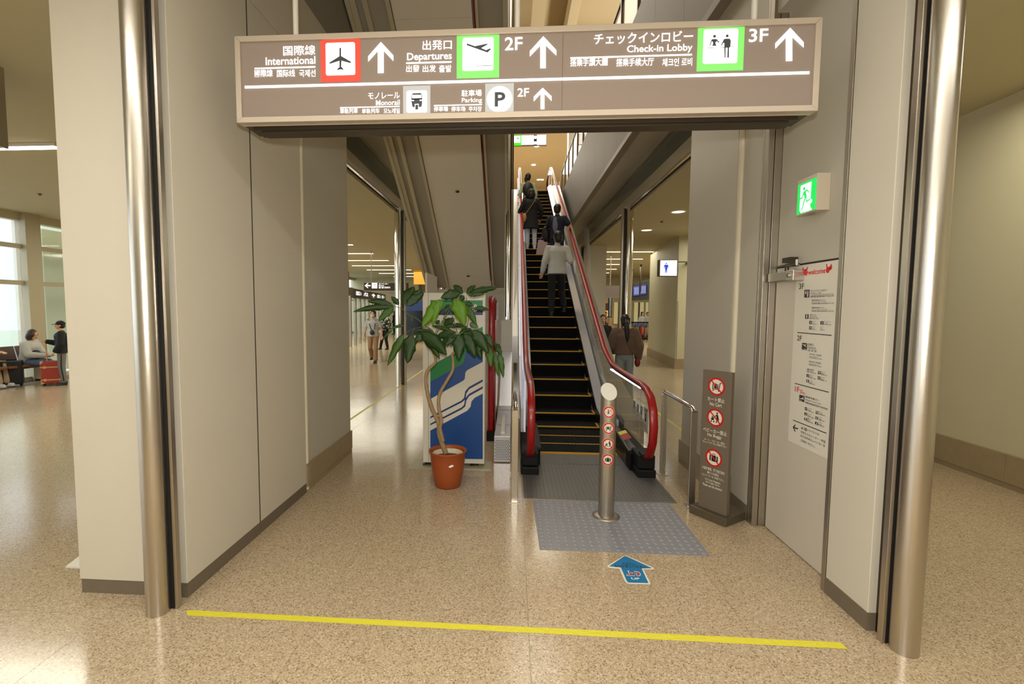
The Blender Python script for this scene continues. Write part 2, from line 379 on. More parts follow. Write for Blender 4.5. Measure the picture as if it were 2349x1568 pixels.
# door closer
ccl = thing('door_closer', 'grey metal door closer with folding arm at the top of the white door', 'door closer', (DX-.05, 3.8, 1.98))
def dpt(u, v, x=DX-.05): return atx(u, v, x)
p0, p1 = dpt(1771, 622), dpt(1828, 621)
build('closer_body', BX(DX-.075, DX-.004, p1.y, 3.90, 1.965, 2.035), 'steel_frame', ccl, bevel=.006)
build('end_cap', BX(DX-.082, DX-.004, p1.y-.012, p1.y+.075, 1.962, 2.038), 'steel_brushed', ccl, bevel=.004)
build('screw', MB().tube([(DX-.083, p1.y+.045, 2.0), (DX-.090, p1.y+.045, 2.0)], .016, 14), 'chrome', ccl)
build('pivot', MB().tube([(DX-.045, 3.70, 2.03), (DX-.045, 3.70, 2.07)], .014, 12), 'steel_dark', ccl)
build('arm', MB().bar((DX-.045, 3.70, 2.066), (DX-.10, 3.47, 2.075), .02, .008), 'steel_dark', ccl)
build('arm', MB().bar((DX-.10, 3.47, 2.083), (DX-.02, 3.86, 2.085), .018, .008), 'steel_dark', ccl)
build('elbow_screw', MB().tube([(DX-.10, 3.47, 2.06), (DX-.10, 3.47, 2.10)], .013, 12), 'chrome', ccl)
build('bracket', BX(DX-.06, DX-.002, 3.64, 3.74, 2.10, 2.135), 'steel_dark', ccl)

# door / shutter frames in front of the piers with the half round steel columns
for sx, cx, nm in ((-1, -2.025, 'left'), (1, 2.03, 'right')):
    f = struct('trim_7' if sx < 0 else 'trim_8', MB().box(sx*1.995, sx*2.04, 2.59, 2.655, 0, CZ), 'steel_dark')
    build('groove', BX(sx*(1.946 if sx < 0 else 1.975), sx*(1.975 if sx < 0 else 1.995), 2.552, 2.60, .0, CZ), 'black_gap', f)
    build('channel', MB().box(sx*(1.928 if sx < 0 else 1.955), sx*(1.945 if sx < 0 else 1.974), 2.55, 2.585, 0, CZ), 'steel_brushed', f, bevel=.002)
struct('column_left', MB().tube([(-2.024, 2.52, 0), (-2.024, 2.52, CZ)], .0605, 40), 'steel_brushed')
struct('column_right', MB().tube([(2.030, 2.502, 0), (2.030, 2.502, CZ)], .0615, 40), 'steel_brushed')
# dark strip along the back edge of the left pier
struct('trim_9', BX(-2.645, -2.632, 2.80, 2.84, 2.75, CZ), 'seam_dark')

# ---- the open well: glass line, beams, slab edges -----------------------------
for sx, nm in ((-1, 'left'), (1, 'right')):
    gx = 2.6 if sx < 0 else 2.5
    def SX(a, b): return (sx*a, sx*b)
    x0, x1 = sorted(SX(gx-.03, gx+.12))
    beam = struct('trim_10' if sx < 0 else 'trim_11', MB().box(x0, x1, 5.4, 34, 3.99, 4.19), 'trim_cream')
    a, b = sorted(SX(gx-.01, gx+.01)); build('track', MB().box(a, b, 5.4, 34, 3.94, 3.99), 'steel_polished', beam)
    a, b = sorted(SX(gx+.015, gx+.035)); build('track_gap', MB().box(a, b, 5.4, 34, 3.925, 3.99), 'black_gap', beam)
    a, b = sorted(SX(gx+.035, gx+.11)); build('track_lip', MB().box(a, b, 5.4, 34, 3.93, 3.99), 'trim_cream', beam)
    a, b = sorted(SX(gx-.005, gx+.005))
    for k in range(8):
        y = 5.5+k*3.3; o = struct('window_%d' % (k+1+(10 if sx > 0 else 0)), BX(a, b, y+.01, y+3.28, 4.19, 4.585), 'glass_green')
    fo = 0 if sx > 0 else .18
    a, b = sorted(SX(1.96+fo, gx+.12)); sof = struct('ceiling', BX(a, b, 4.35, 34, 4.6, 4.75), 'wall_grey')
    a, b = sorted(SX(gx-.06, gx-.03)); build('soffit_trim', BX(a, b, 4.35, 34, 4.585, 4.6), 'trim_cream', sof)
    # fascia of the upper storey, in panels
    a, b = sorted(SX(1.90+fo, 2.05+fo)); fz = struct('wall_fascia_%s' % nm, BX(a, b, 3.4, 34, 4.62, 6.38), 'seam_dark')
    a, b = sorted(SX(1.875+fo, 1.90+fo))
    for k in range(26):
        y = 3.4+k*1.18; build('fascia_panel', BX(a, b, y+.003, y+1.176, 4.66, 6.37), 'fascia_grey', fz)
    a, b = sorted(SX(1.86+fo, 1.99+fo)); g = struct('trim_12' if sx < 0 else 'trim_13', BX(a, b, 3.4, 34, 4.575, 4.66), 'groove_brown')
    # return wall above the passage wall
    a, b = sorted(SX(1.97, 2.6)); struct('wall_%s_header' % nm, BX(a, b, 3.3, 5.4, 3.99, 4.6), 'wall_grey')
    a, b = sorted(SX(2.3, 11.5)); struct('floor_upper_%s' % nm, BX(a, b, 3.3, 34, 6.1, 6.38), 'wall_grey')
    a, b = sorted(SX(1.9, 2.3)); struct('floor_upper_edge_%s' % nm, BX(a, b, 3.4, 34, 6.38, 6.42), 'steel_dark')
struct('floor_upper_far', BX(-1.9, 1.9, 19.9, 34, 6.1, 6.4), 'floor_terrazzo')
struct('wall_upper_far', BX(-12, 14, 33.6, 34, 6.4, 10), 'ceiling_upper')
struct('wall_well_end', BX(-1.9, 1.9, 21.5, 21.7, 0, 6.1), 'wall_grey')
# steel columns of the glass line
for sx, gx in ((-1, 2.6), (1, 2.5)):
    for y in (10.85, 17.5):
        c = thing('steel_column', '%s tall polished steel column, %s' % (('nearer', 'farther')[y > 12], ('left of the escalator by the potted plant', 'right of the escalator behind the woman in brown')[sx > 0]), 'column', (sx*gx, y, 0))
        build('shaft', MB().tube([(sx*(gx-.0), y, 0), (sx*(gx-.0), y, 3.99)], .105, 28), 'steel_polished', c)
        build('guide', MB().box(sx*gx-sx*.13-.03, sx*gx-sx*.13+.02, y-.09, y+.02, 0, 3.93), 'steel_brushed', c)
        build('slot', MB().box(sx*gx-sx*.105-.015, sx*gx-sx*.105+.012, y-.115, y-.08, 0, 3.93), 'black_gap', c)
# upper floor: square column, railing posts and glass on the right edge
struct('column_upper', BX(2.25, 2.75, 21.0, 21.5, 6.4, 10), 'white_paint')
rl = thing('glass_railing', 'glass railing with dark posts on the edge of the upper floor at right', 'railing', (1.98, 14, 6.42))
for k in range(12):
    build('post', BX(1.95, 2.01, 7.0+k*1.25, 7.06+k*1.25, 6.42, 7.5), 'steel_dark', rl)
    build('glass_pane', BX(1.975, 1.985, 7.08+k*1.25, 8.24+k*1.25, 6.5, 7.4), 'glass', rl)
build('top_rail', MB().tube([(1.98, 7.0, 7.52), (1.98, 21, 7.52)], .03, 10), 'steel_dark', rl)
# coffers and beams of the upper ceiling
for k, y in enumerate((8.5, 11.8, 15.0, 18.2)):
    struct('beam_upper', BX(-12, 14, y, y+.45, 9.55, 10.0), 'ceiling_upper')
struct('beam_upper_side', MB().box(.4, .75, 3.3, 21, 9.4, 10).box(1.35, 1.6, 3.3, 21, 9.3, 10), 'ceiling_upper')
dl = MB()
for u, v in ((1224, 378), (1231, 335), (1236, 412), (1204, 500), (1243, 412)):
    p = fl_(u, v, 9.985)
    if p.y < 33: 
        t = build('downlight', MB().lathe([(.11, 0), (.16, -.02), (.17, 0)], (p.x, p.y, 9.985), 20), 'white_paint', base=p, label='small round downlight in the tan upper ceiling', cat='ceiling light', group='round downlights in the upper ceiling')
        build('lens', MB().lathe([(.001, -.005), (.12, -.006)], (p.x, p.y, 9.985), 20), mat('lamp_white', (255, 250, 235), emit=(255, 246, 228), estr=9), t)

# ---- window wall of the left hall -------------------------------------------
WX = -11.4
ww = struct('wall_window_left', MB().box(WX-.2, WX+.02, -7, 34, 3.72, CZ).box(WX-.1, WX+.1, -7, 34, 0, .1), 'wall_hall')
mull = []
for k, (y0, y1) in enumerate(((6.3, 6.42), (8.6, 8.75), (10.48, 10.84), (12.9, 13.0), (15.4, 15.85), (19.7, 20.1), (24.0, 24.4), (-6.9, -6.5), (-2.2, -1.8), (2.2, 2.6))):
    struct('column_window_left', BX(WX-.18, WX+.16, y0, y1, 0, CZ), 'trim_cream')
wy = [-6.5, -2.2, 2.2, 6.3, 8.6, 10.48, 12.9, 15.4, 19.7, 24.0, 33.5]
for k in range(len(wy)-1):
    wn = struct('window_%d' % (21+k), BX(WX-.02, WX-.005, wy[k], wy[k+1], .1, 3.72), 'glass')
    build('window_frame', MB().box(WX-.05, WX+.05, wy[k], wy[k+1], 2.24, 2.34).box(WX-.05, WX+.05, wy[k], wy[k+1], 3.08, 3.18).box(WX-.05, WX+.05, wy[k]+.30, wy[k]+.34, .1, 3.72), 'trim_cream', wn)
# outside: pavement, canopy posts, pale wall across
struct('ground_outside', BX(-60, -11.75, -20, 60, -.2, -.1), mat('pavement', (196, 200, 196), .8))
struct('wall_outside', BX(-22.2, -21.8, 16, 60, -.1, 6), mat('outside_green', (206, 220, 204), .6))
for y in (13.0, 16.2, 22.2):
    struct('column_outside', MB().tube([(-15.6, y, -.1), (-15.6, y, 5)], .25, 20), 'white_paint')
# pale greenish screen glass right of the window column
struct('wall_frosted', BX(-12.6, -12.5, 11.6, 19, 0, 3.8), mat('frosted_green', (216, 228, 206), .5))

# ---- linear lamps on both hall ceilings ----------------------------------------
def lamp_row(v, uL, uR, side, idx):
    p = fl_((uL+uR)/2, v, 3.86); x0 = fl_(uL, v, 3.86).x; x1 = fl_(uR, v, 3.86).x
    t = thing('tube_light', '%s slim linear ceiling lamp in the %s hall' % (idx, side), 'ceiling light', (x0, p.y, 3.88), None)
    build('housing', BX(x0, x1, p.y-.06, p.y+.06, 3.86, 3.90), 'white_paint', t)
    build('diffuser', BX(x0+.02, x1-.02, p.y-.045, p.y+.045, 3.845, 3.86), 'tube', t)
ords = ['nearest', 'second nearest', 'third nearest', 'fourth nearest', 'fifth nearest', 'sixth nearest', 'farthest']
for i, (v, a, b) in enumerate(((561, 700, 811), (581, 730, 857), (597, 740, 892), (609, 807, 912), (618.5, 841, 944), (626.5, 869, 963), (634, 903, 974))):
    lamp_row(v, a, b, 'left', ords[i])
for i, (v, a, b) in enumerate(((577, 1384, 1560), (593.5, 1384, 1475), (606, 1382, 1422), (617, 1382, 1415), (625.5, 1382, 1398))):
    lamp_row(v, a, b, 'right', ords[i] if i < 4 else 'farthest')
a, b = fl_(-60, 338, 3.86), fl_(134, 337, 3.86)
t = thing('tube_light', 'bright linear ceiling lamp at the left edge above the window hall', 'ceiling light', (b.x, b.y, 3.88))
build('housing', BX(a.x-1.5, b.x, b.y-.055, b.y+.055, 3.86, 3.90), 'white_paint', t)
build('diffuser', BX(a.x-1.48, b.x-.02, b.y-.045, b.y+.045, 3.845, 3.86), mat('tube_near', (255, 250, 235), emit=(255, 248, 228), estr=5), t)
for (u, v, nm) in ((1556, 486, 'larger recessed round light in the right hall ceiling, near the pale wall'), (1483, 528, 'smaller recessed round light in the right hall ceiling, farther back')):
    p = fl_(u, v, 3.895); r = .17
    t = build('downlight', MB().lathe([(r*.8, -.004), (r, -.012), (r*1.08, 0)], (p.x, p.y, 3.9), 24), 'white_paint', base=(p.x, p.y, 3.89), label=nm, cat='ceiling light')
    build('lens', MB().lathe([(.001, -.003), (r*.82, -.004)], (p.x, p.y, 3.9), 24), mat('lens_soft', (240, 230, 200), emit=(255, 240, 200), estr=1.2), t)
for (u, v) in ((91, 445), (100, 477), (1469, 468), (1518, 508)):
    p = fl_(u, v, 3.895)
    if u in (91, 1518): build('sprinkler_head', MB().lathe([(.0, -.03), (.03, -.028), (.012, -.012), (.05, 0)], (p.x, p.y, 3.9), 16), 'steel_dark', base=(p.x, p.y, 3.89), label='tiny ceiling sprinkler in the %s' % ('left window hall' if u < 500 else 'right hall near the round lights'), cat='sprinkler')
# ================================================================ BIG OVERHEAD SIGN
mat('sign_taupe', (128, 114, 102), .6, emit=(150, 134, 120), estr=.16, spec=.2)
mat('sign_frame', (184, 170, 152), .45, .3)
mat('sign_under', (70, 60, 46), .45, .5)
mat('lit_white', (255, 255, 255), .5, emit=(255, 255, 255), estr=.85)
mat('lit_grey', (150, 150, 148), .6, emit=(206, 206, 202), estr=.3)
mat('lit_red', (205, 50, 34), .5, emit=(250, 84, 60), estr=.42)
mat('lit_green', (90, 190, 70), .5, emit=(140, 250, 118), estr=.46)
mat('pict_dark', (60, 62, 66), .6)
SP = Plane((0, 2.9, 0), (1, 0, 0), (0, 0, 1))
sg = thing('overhead_sign', 'long taupe lightbox direction sign hanging across the passage on three poles', 'sign', (0, 2.95, 2.84))
SX0, SX1, SZ0, SZ1 = -1.685, 1.69, 2.865, 3.368
fw = .033
F = MB()
y0, y1 = 2.885, 2.93
for poly in ([(SX0, SZ1), (SX1, SZ1), (SX1-fw, SZ1-fw), (SX0+fw, SZ1-fw)], [(SX0, SZ0), (SX0+fw, SZ0+fw), (SX1-fw, SZ0+fw), (SX1, SZ0)],
             [(SX0, SZ0), (SX0, SZ1), (SX0+fw, SZ1-fw), (SX0+fw, SZ0+fw)], [(SX1, SZ1), (SX1, SZ0), (SX1-fw, SZ0+fw), (SX1-fw, SZ1-fw)]):
    F.prism([(a, y0, b) for a, b in poly], (0, .05, 0))
build('frame', F, 'sign_frame', sg, bevel=.002)
build('housing', MB().box(SX0+.012, SX1-.012, 2.935, 3.13, SZ0+.004, SZ1-.004), 'sign_under', sg)
build('light_panel', BX(SX0+fw-.002, SX1-fw+.002, 2.902, 2.93, SZ0+fw-.002, SZ1-fw+.002), 'sign_taupe', sg)
build('under_trim', MB().box(SX0+.06, SX1-.06, 2.97, 3.10, SZ0-.016, SZ0+.004).box(SX0+.10, SX1-.10, 2.99, 3.08, SZ0-.028, SZ0-.016), 'sign_under', sg)
build('under_edge', MB().box(SX0+.01, SX1-.01, 2.933, 2.939, SZ0-.004, SZ0+.004).box(SX0+.03, SX1-.03, 3.125, 3.131, SZ0-.004, SZ0+.004), 'sign_frame', sg)
for u in (677, 1187, 1731):
    x = aty(u, 60, 2.98).x
    build('pole', MB().tube([(x, 2.99, SZ1-.01), (x, 2.99, CZ+.01)], .0165, 16), 'white_paint', sg)
    build('ceiling_plate', MB().tube([(x, 2.99, CZ-.012), (x, 2.99, CZ)], .05, 20), 'white_paint', sg)
def c1(x, y): return (530+x/3.3557, 40+y/3.3557)
def c2(x, y): return (1200+x/3.3557, 30+y/3.3557)
def T(mb, c, s, x0, x1, yt, yb, bold=.02, off=.006):
    if '   ' in s:
        ps = s.split('   '); ws = [text_geo(p, 0)[3]-text_geo(p, 0)[2] for p in ps]; gp = .07*(x1-x0); k_ = ((x1-x0)-gp*(len(ps)-1))/sum(ws); xx = x0
        for p, w_ in zip(ps, ws): T(None, c, p, xx, xx+w_*k_, yt, yb, bold, off); xx += w_*k_+gp
        return
    mb = MB(); bold = (.010 if ord(s[0]) > 255 else .012) if abs(yb-yt) > 50 else .005
    a = c(x0, yt); b = c(x1, yb); text_px(SPf, mb, s, a[0], b[0], a[1], b[1], off, bold); build('lettering', mb, 'lit_white', sg)
SPf = Plane((0, 2.902, 0), (1, 0, 0), (0, 0, 1))
W_ = MB()
T(W_, c1, '国際線', 405, 652, 219, 295); T(W_, c1, 'International', 270, 652, 306, 366, .025)
T(W_, c1, '國際線   国际线   국제선', 185, 653, 405, 461, .012)
T(W_, c1, '出発口', 1475, 1700, 178, 253); T(W_, c1, 'Departures', 1357, 1700, 273, 346, .025)
T(W_, c1, '出發   出发   출발', 1350, 1698, 370, 424, .012)
T(W_, c1, 'モノレール', 1058, 1300, 580, 628); T(W_, c1, 'Monorail', 1118, 1300, 638, 678, .025)
T(W_, c1, '單軌列車   单轨列车   모노레일', 842, 1300, 702, 742, .012)
T(W_, c1, '駐車場', 1775, 1930, 560, 610); T(W_, c1, 'Parking', 1777, 1932, 622, 666, .025)
T(W_, c1, '停車場   停车场   주차장', 1562, 1930, 688, 726, .012)
T(W_, c1, '2F', 2108, 2243, 155, 255, .03); T(W_, c1, '2F', 2205, 2293, 547, 612, .03)
T(W_, c2, 'チェックインロビー', 545, 1305, 150, 236); T(W_, c2, 'Check-in Lobby', 798, 1300, 246, 316, .025)
T(W_, c2, '搭乘手續大廳   搭乘手续大厅   체크인 로비', 363, 1298, 350, 412, .012)
T(W_, c2, '3F', 1735, 1882, 124, 226, .03)
A_ = MB()
def aline(cL, L, cR, R, th, mb):
    a0, b0 = SPf.uv(*cL(*L)); a1, b1 = SPf.uv(*cR(*R)); b = (b0+b1)/2
    SPf.prism_(a0, a1, b, th) if False else build('ruled_line', SPf.poly(MB(), rect(a0, b-th/2, a1, b+th/2), .006), 'lit_white', sg)
ruled = MB()
aline(c1, (185, 398), c1, (652, 383), .009, ruled); aline(c1, (1350, 357), c1, (1698, 345), .009, ruled)
aline(c1, (842, 698), c1, (1300, 687), .006, ruled); aline(c1, (1562, 681), c1, (1932, 674), .006, ruled)
aline(c2, (363, 351), c2, (1298, 323), .009, ruled); aline(c1, (110, 547), c2, (2200, 455), .016, ruled)
def arrow(c, pts):
    m = MB(); SPf.px(m, [c(*p) for p in pts], .006); build('arrow', m, 'lit_white', sg)
def up_arrow(c, tx, ty, wl, wr, yw0, yw1, sl, srr, yin, yb, sk):
    arrow(c, [(tx, ty), (wr, yw0-sk), (wr, yw1-sk), (srr, yin-sk/3), (srr, yb), (sl, yb+1), (sl, yin+sk/3), (wl, yw1+sk), (wl, yw0+sk)])
up_arrow(c1, 1155, 192, 1058, 1251, 299, 342, 1132, 1177, 262, 432, 3)
up_arrow(c2, 155, 182, 51, 255, 293, 335, 131, 174, 255, 428, 4)
up_arrow(c2, 150, 578, 81, 218, 645, 682, 134, 164, 625, 742, 2)
up_arrow(c2, 2052, 117, 1937, 2155, 232, 275, 2018, 2067, 192, 373, 4)
def sq(c, p0, p1, mt, w0, w1, name):
    a0, b1 = SPf.uv(*c(*p0)); a1, b0 = SPf.uv(*c(*p1))
    m = MB(); SPf.poly(m, rect(a0, b0, a1, b1), .004); o = build('pictogram_field', m, mt, sg)
    if w0:
        a0, b1 = SPf.uv(*c(*w0)); a1, b0 = SPf.uv(*c(*w1))
        m = MB(); SPf.poly(m, rrect(a0, b0, a1, b1, .012), .006); build('white_square', m, 'lit_white', o)
    return o
o1 = sq(c1, (690, 170), (1000, 494), 'lit_red', (730, 201), (959, 445), '')
o2 = sq(c1, (1738, 124), (2063, 465), 'lit_green', (1783, 162), (2020, 410), '')
o3 = sq(c2, (1345, 90), (1690, 443), 'lit_green', (1388, 131), (1643, 388), '')
o4 = sq(c1, (1325, 530), (1536, 762), 'lit_grey', (1353, 568), (1510, 732), '')
o5 = sq(c1, (1957, 512), (2175, 744), 'lit_grey', None, None, '')
m = MB(); ca, cb = SPf.uv(*c1(2067, 632)); SPf.poly(m, circ(ca, cb, .0745), .006); build('white_disc', m, 'lit_white', o5)
m = MB(); text_px(SPf, m, 'P', *(c1(2030, 0)[0], c1(2112, 0)[0], c1(0, 578)[1], c1(0, 690)[1]), .008, .03); build('letter_p', m, 'pict_dark', o5)
# airliner seen from above
m = MB(); SPf.px(m, [c1(*p) for p in ((844, 236), (850, 243), (851, 302), (926, 345), (926, 358), (853, 338), (852, 384), (868, 400), (868, 409), (846, 404), (822, 411), (822, 401), (838, 386), (837, 339), (762, 363), (762, 351), (837, 304), (838, 243))], .008); build('airliner_symbol', m, 'pict_dark', o1)
# departing airliner and runway line
def c7(x, y): return (1040+x/12.06, 60+y/12.06)
m = MB(); SPf.px(m, [c7(*p) for p in ((390, 500), (600, 572), (920, 505), (972, 515), (775, 625), (905, 680), (1010, 635), (1050, 645), (950, 748), (905, 735), (380, 548), (365, 525))], .008)
SPf.px(m, [c7(*p) for p in ((635, 1112), (1092, 1098), (1092, 1112), (635, 1127))], .008); build('departure_symbol', m, 'pict_dark', o2)
def c8(x, y): return (1590+x/13.07, 50+y/13.07)
m = MB()
for hx, hy in ((625, 457), (1003, 445)):
    a, b = SPf.uv(*c8(hx, hy)); SPf.poly(m, circ(a, b, .0078, 16), .008)
for pts in ([(540, 548), (620, 540), (700, 545), (740, 612), (790, 575), (742, 658), (690, 600), (655, 640), (660, 690), (685, 742), (545, 742), (580, 690), (575, 630), (545, 600), (495, 748), (475, 745), (520, 590)],
            [(905, 540), (990, 526), (1080, 530), (1110, 580), (1100, 760), (1060, 800), (1052, 1098), (1003, 1098), (1018, 810), (985, 792), (958, 810), (955, 1100), (925, 1100), (915, 800), (915, 660), (890, 650), (832, 742), (808, 740)],
            [(418, 795), (915, 782), (915, 795), (418, 808)], [(1090, 772), (1185, 770), (1185, 782), (1090, 785)]):
    SPf.px(m, [c8(*p) for p in pts], .008)
build('counter_symbol', m, 'pict_dark', o3)
# monorail front
m = MB()
for pts in ([(1392, 600), (1402, 588), (1460, 585), (1472, 598), (1472, 633), (1390, 635)], [(1390, 628), (1474, 625), (1474, 640), (1470, 690), (1446, 695), (1446, 668), (1416, 670), (1416, 696), (1398, 692), (1390, 650)], [(1421, 676), (1442, 675), (1442, 712), (1421, 713)]):
    SPf.px(m, [c1(*p) for p in pts], .008)
mo = build('monorail_symbol', m, 'pict_dark', o4)
m = MB()
for pts in ([(1396, 602), (1468, 600), (1468, 626), (1396, 628)], [(1392, 640), (1412, 640), (1408, 650), (1394, 648)], [(1454, 638), (1472, 637), (1470, 647), (1456, 648)]):
    SPf.px(m, [c1(*p) for p in pts], .010)
build('monorail_window', m, 'lit_white', o4)
m = MB(); a, _ = SPf.uv(*c2(305, 300)); SPf.poly(m, rect(a-.0008, SZ0+fw, a+.0008, SZ1-fw), .003); build('panel_joint', m, 'sign_under', sg)

# partly visible sign at the left edge
es = thing('hanging_sign', 'end of a dark hanging sign box cut by the left edge of the picture', 'sign', (-4.6, 4, 3.2))
build('housing', BX(-5.8, -4.565, 3.98, 4.14, 3.17, 3.86), 'steel_dark', es, bevel=.004); build('end_trim', BX(-4.582, -4.56, 3.975, 4.145, 3.165, 3.865), 'steel_frame', es)
for x in (-5.3, -4.85): build('pole', MB().tube([(x, 4.06, 3.85), (x, 4.06, 3.92)], .015, 10), 'white_paint', es)

# ================================================================ DOOR NOTICE
DP = Plane((DX-.001, 0, 0), (0, -1, 0), (0, 0, 1))
q = [(1829, 603), (1925, 584), (1898, 1052), (1808, 1010)]
ab = [DP.uv(*p) for p in q]; a0 = (ab[0][0]+ab[3][0])/2; a1 = -3.165; b1 = min((ab[0][1]+ab[1][1])/2, 2.07); b0 = (ab[2][1]+ab[3][1])/2
nt_ = thing('floor_guide_poster', 'tall white floor guide poster headed by a red welcome, stuck on the door', 'poster', (DX, -(a0+a1)/2, b0))
m = MB(); m.box(DX-.003, DX-.0005, -a0, -a1, b0, b1); build('sheet', m, mat('poster_white', (214, 208, 192), .45), nt_)
DPp = Plane((DX-.003, 0, 0), (0, -1, 0), (0, 0, 1))
mat('welcome_red', (206, 24, 26), .5); mat('poster_ink', (52, 48, 46), .55); mat('poster_grey', (104, 98, 92), .6)
def e6(x, y): return (1810+x/6.533, 590+y/6.533)
def e5(x, y): return (1800+x/6.272, 800+y/6.272)
R1, I1, G1 = MB(), MB(), MB()
def PT(mb, c, s, x0, x1, yt, yb, bold=.01): a = c(x0, yt); b = c(x1, yb); text_px(DPp, mb, s, a[0], b[0], a[1], b[1], .0015, bold)
PT(R1, e6, 'welcome', 290, 548, 170, 250, .02); PT(R1, e5, '1F', 150, 212, 542, 618, .015); PT(R1, e5, '国内線', 222, 262, 584, 604); PT(R1, e5, 'Domestic', 222, 290, 612, 628); PT(R1, e5, '国内航班', 222, 300, 632, 646)
def hand(c, wrist, tips, palm):
    DPp.px(R1, [c(*p) for p in palm], .0016)
    for (bx, by), (tx, ty), wd in tips:
        dx, dy = tx-bx, ty-by; L = math.hypot(dx, dy); nx, ny = -dy/L*wd, dx/L*wd
        DPp.px(R1, [c(bx-nx, by-ny), c(tx-nx*.7, ty-ny*.7), c(tx+nx*.7, ty+ny*.7), c(bx+nx, by+ny)], .0016)
hand(e6, None, [((225, 195), (210, 152), 8), ((222, 205), (200, 172), 8), ((225, 215), (196, 200), 8), ((235, 232), (200, 232), 8), ((265, 190), (282, 145), 9)], [(225, 180), (262, 175), (290, 225), (262, 278), (240, 268), (218, 225)])
hand(e6, None, [((615, 150), (640, 98), 8), ((618, 160), (650, 120), 8), ((615, 172), (650, 148), 8), ((605, 185), (645, 172), 8), ((575, 160), (565, 98), 9)], [(570, 150), (615, 140), (620, 180), (592, 238), (560, 225), (555, 180)])
PT(I1, e6, '3F', 155, 226, 393, 476); PT(I1, e6, '2F', 124, 194, 1170, 1248)
PT(I1, e6, 'チェックインロビー', 330, 578, 478, 516); PT(G1, e6, 'Check-in Lobby', 328, 488, 525, 550); PT(I1, e6, '搭乘手續大廳 搭乘手续大厅 체크인 로비', 326, 672, 566, 596)
PT(I1, e6, '国内線 航空会社カウンター', 346, 552, 628, 650); PT(G1, e6, 'Airline counter/Domestic flight', 346, 556, 654, 670); PT(G1, e6, '國內航線登機手續櫃台 国内航班值机柜台 국내선 카운터', 346, 674, 676, 700)
PT(I1, e6, '国際線 航空会社カウンター', 344, 540, 742, 764); PT(G1, e6, 'Airline counter/International flight', 342, 578, 770, 786); PT(G1, e6, '國際航線登機手續櫃台 国际航班值机柜台 국제선 카운터', 342, 670, 792, 816)
PT(I1, e6, '送迎デッキ', 316, 410, 850, 874); PT(G1, e6, 'Observation Deck', 314, 425, 880, 898); PT(G1, e6, '觀景台 观景台 송영데크', 310, 450, 905, 926)
for (x, y, s1, s2, s3) in ((348, 950, 'ショップ', 'Shop', '商店 商店 상점'), (348, 1030, 'レストラン', 'Restaurants', '餐廳 餐厅 식당'), (524, 955, 'コインロッカー', 'Coin Locker', '投幣式寄物櫃 자동보관함'), (470, 1035, 'ギャラリー', 'Gallery', '畫廊 画廊 갤러리')):
    PT(G1, e6, s1, x, x+56 if x < 500 else x+110, y, y+18); PT(G1, e6, s2, x, x+40 if x < 500 else x+60, y+22, y+36); PT(G1, e6, s3, x, x+64 if x < 500 else x+110, y+42, y+60)
PT(I1, e6, '出発口', 290, 368, 1288, 1326); PT(G1, e6, 'Departures', 288, 402, 1336, 1368); PT(I1, e6, '出發   出发   출발', 288, 414, 1384, 1414)
PT(I1, e5, '国内線 出発・保安検査場', 360, 532, 75, 93); PT(G1, e5, 'Domestic Departures', 356, 488, 102, 117); PT(G1, e5, '國內航線 国内航班 국내선 출발', 356, 536, 124, 143)
PT(I1, e5, '国際線 出発・保安検査場', 352, 526, 183, 201); PT(G1, e5, 'International Departures', 350, 500, 209, 224); PT(G1, e5, '國際航線 国际航班 국제선 출발', 350, 526, 231, 250)
for (x, y, s1, s2, s3) in ((366, 290, '駐車場', 'Parking', '停車場 停车场 주차장'), (360, 368, 'ショップ', 'Shop', '商店 상점'), (354, 448, 'インフォメーション', 'Information', '服務台 问讯处 안내 카운터'), (526, 318, 'モノレール', 'Monorail', '單軌列車 单轨列车 모노레일'), (520, 400, 'レストラン', 'Restaurants', '餐廳 餐厅 식당'),
                           (338, 850, 'バス', 'Bus', '公車 巴士 버스'), (332, 925, 'ショップ', 'Shop', '商店 상점'), (326, 1000, '郵便', 'Post', '郵局 우체국'), (498, 895, 'タクシー', 'Taxi', '計程車 택시'), (490, 975, 'レストラン', 'Restaurants', '餐廳 식당'), (486, 1050, 'コインロッカー', 'Coin Locker', '投幣式寄物櫃 자동보관함')):
    PT(G1, e5, s1, x, x+58, y, y+22); PT(G1, e5, s2, x, x+44, y+26, y+40); PT(G1, e5, s3, x, x+86, y+44, y+66)
PT(I1, e5, '国内線 到着ロビー', 300, 508, 698, 730); PT(G1, e5, 'Domestic Arrival Lobby', 300, 530, 750, 776); PT(I1, e5, '國內線入境大廳 国内到达大厅 국내선도착로비', 298, 622, 806, 834)
PT(I1, e5, '4F', 238, 272, 1122, 1160); PT(I1, e5, 'レストランへは', 332, 498, 1180, 1212); PT(I1, e5, '中央エスカレーター・階段', 230, 594, 1246, 1284, .01); PT(I1, e5, 'または中央エレベーターを', 228, 588, 1302, 1340, .01); PT(I1, e5, 'ご利用ください。', 224, 438, 1336, 1374, .01)
def aline2(c, p, q_, th, mb):
    A, B = DPp.uv(*c(*p)), DPp.uv(*c(*q_)); b = (A[1]+B[1])/2; build('ruled_line', DPp.poly(MB(), rect(A[0], b-th/2, B[0], b+th/2), .0014), 'poster_ink', nt_)
L_ = MB(); aline2(e6, (126, 1128), (642, 1165), .006, L_); aline2(e5, (147, 497), (634, 618), .006, L_); aline2(e5, (122, 1027), (602, 1206), .006, L_); aline2(e6, (332, 562), (672, 547), .002, L_); aline2(e6, (290, 1370), (415, 1376), .002, L_); aline2(e5, (300, 768), (620, 848), .002, L_)
K_ = MB(); KW = MB()
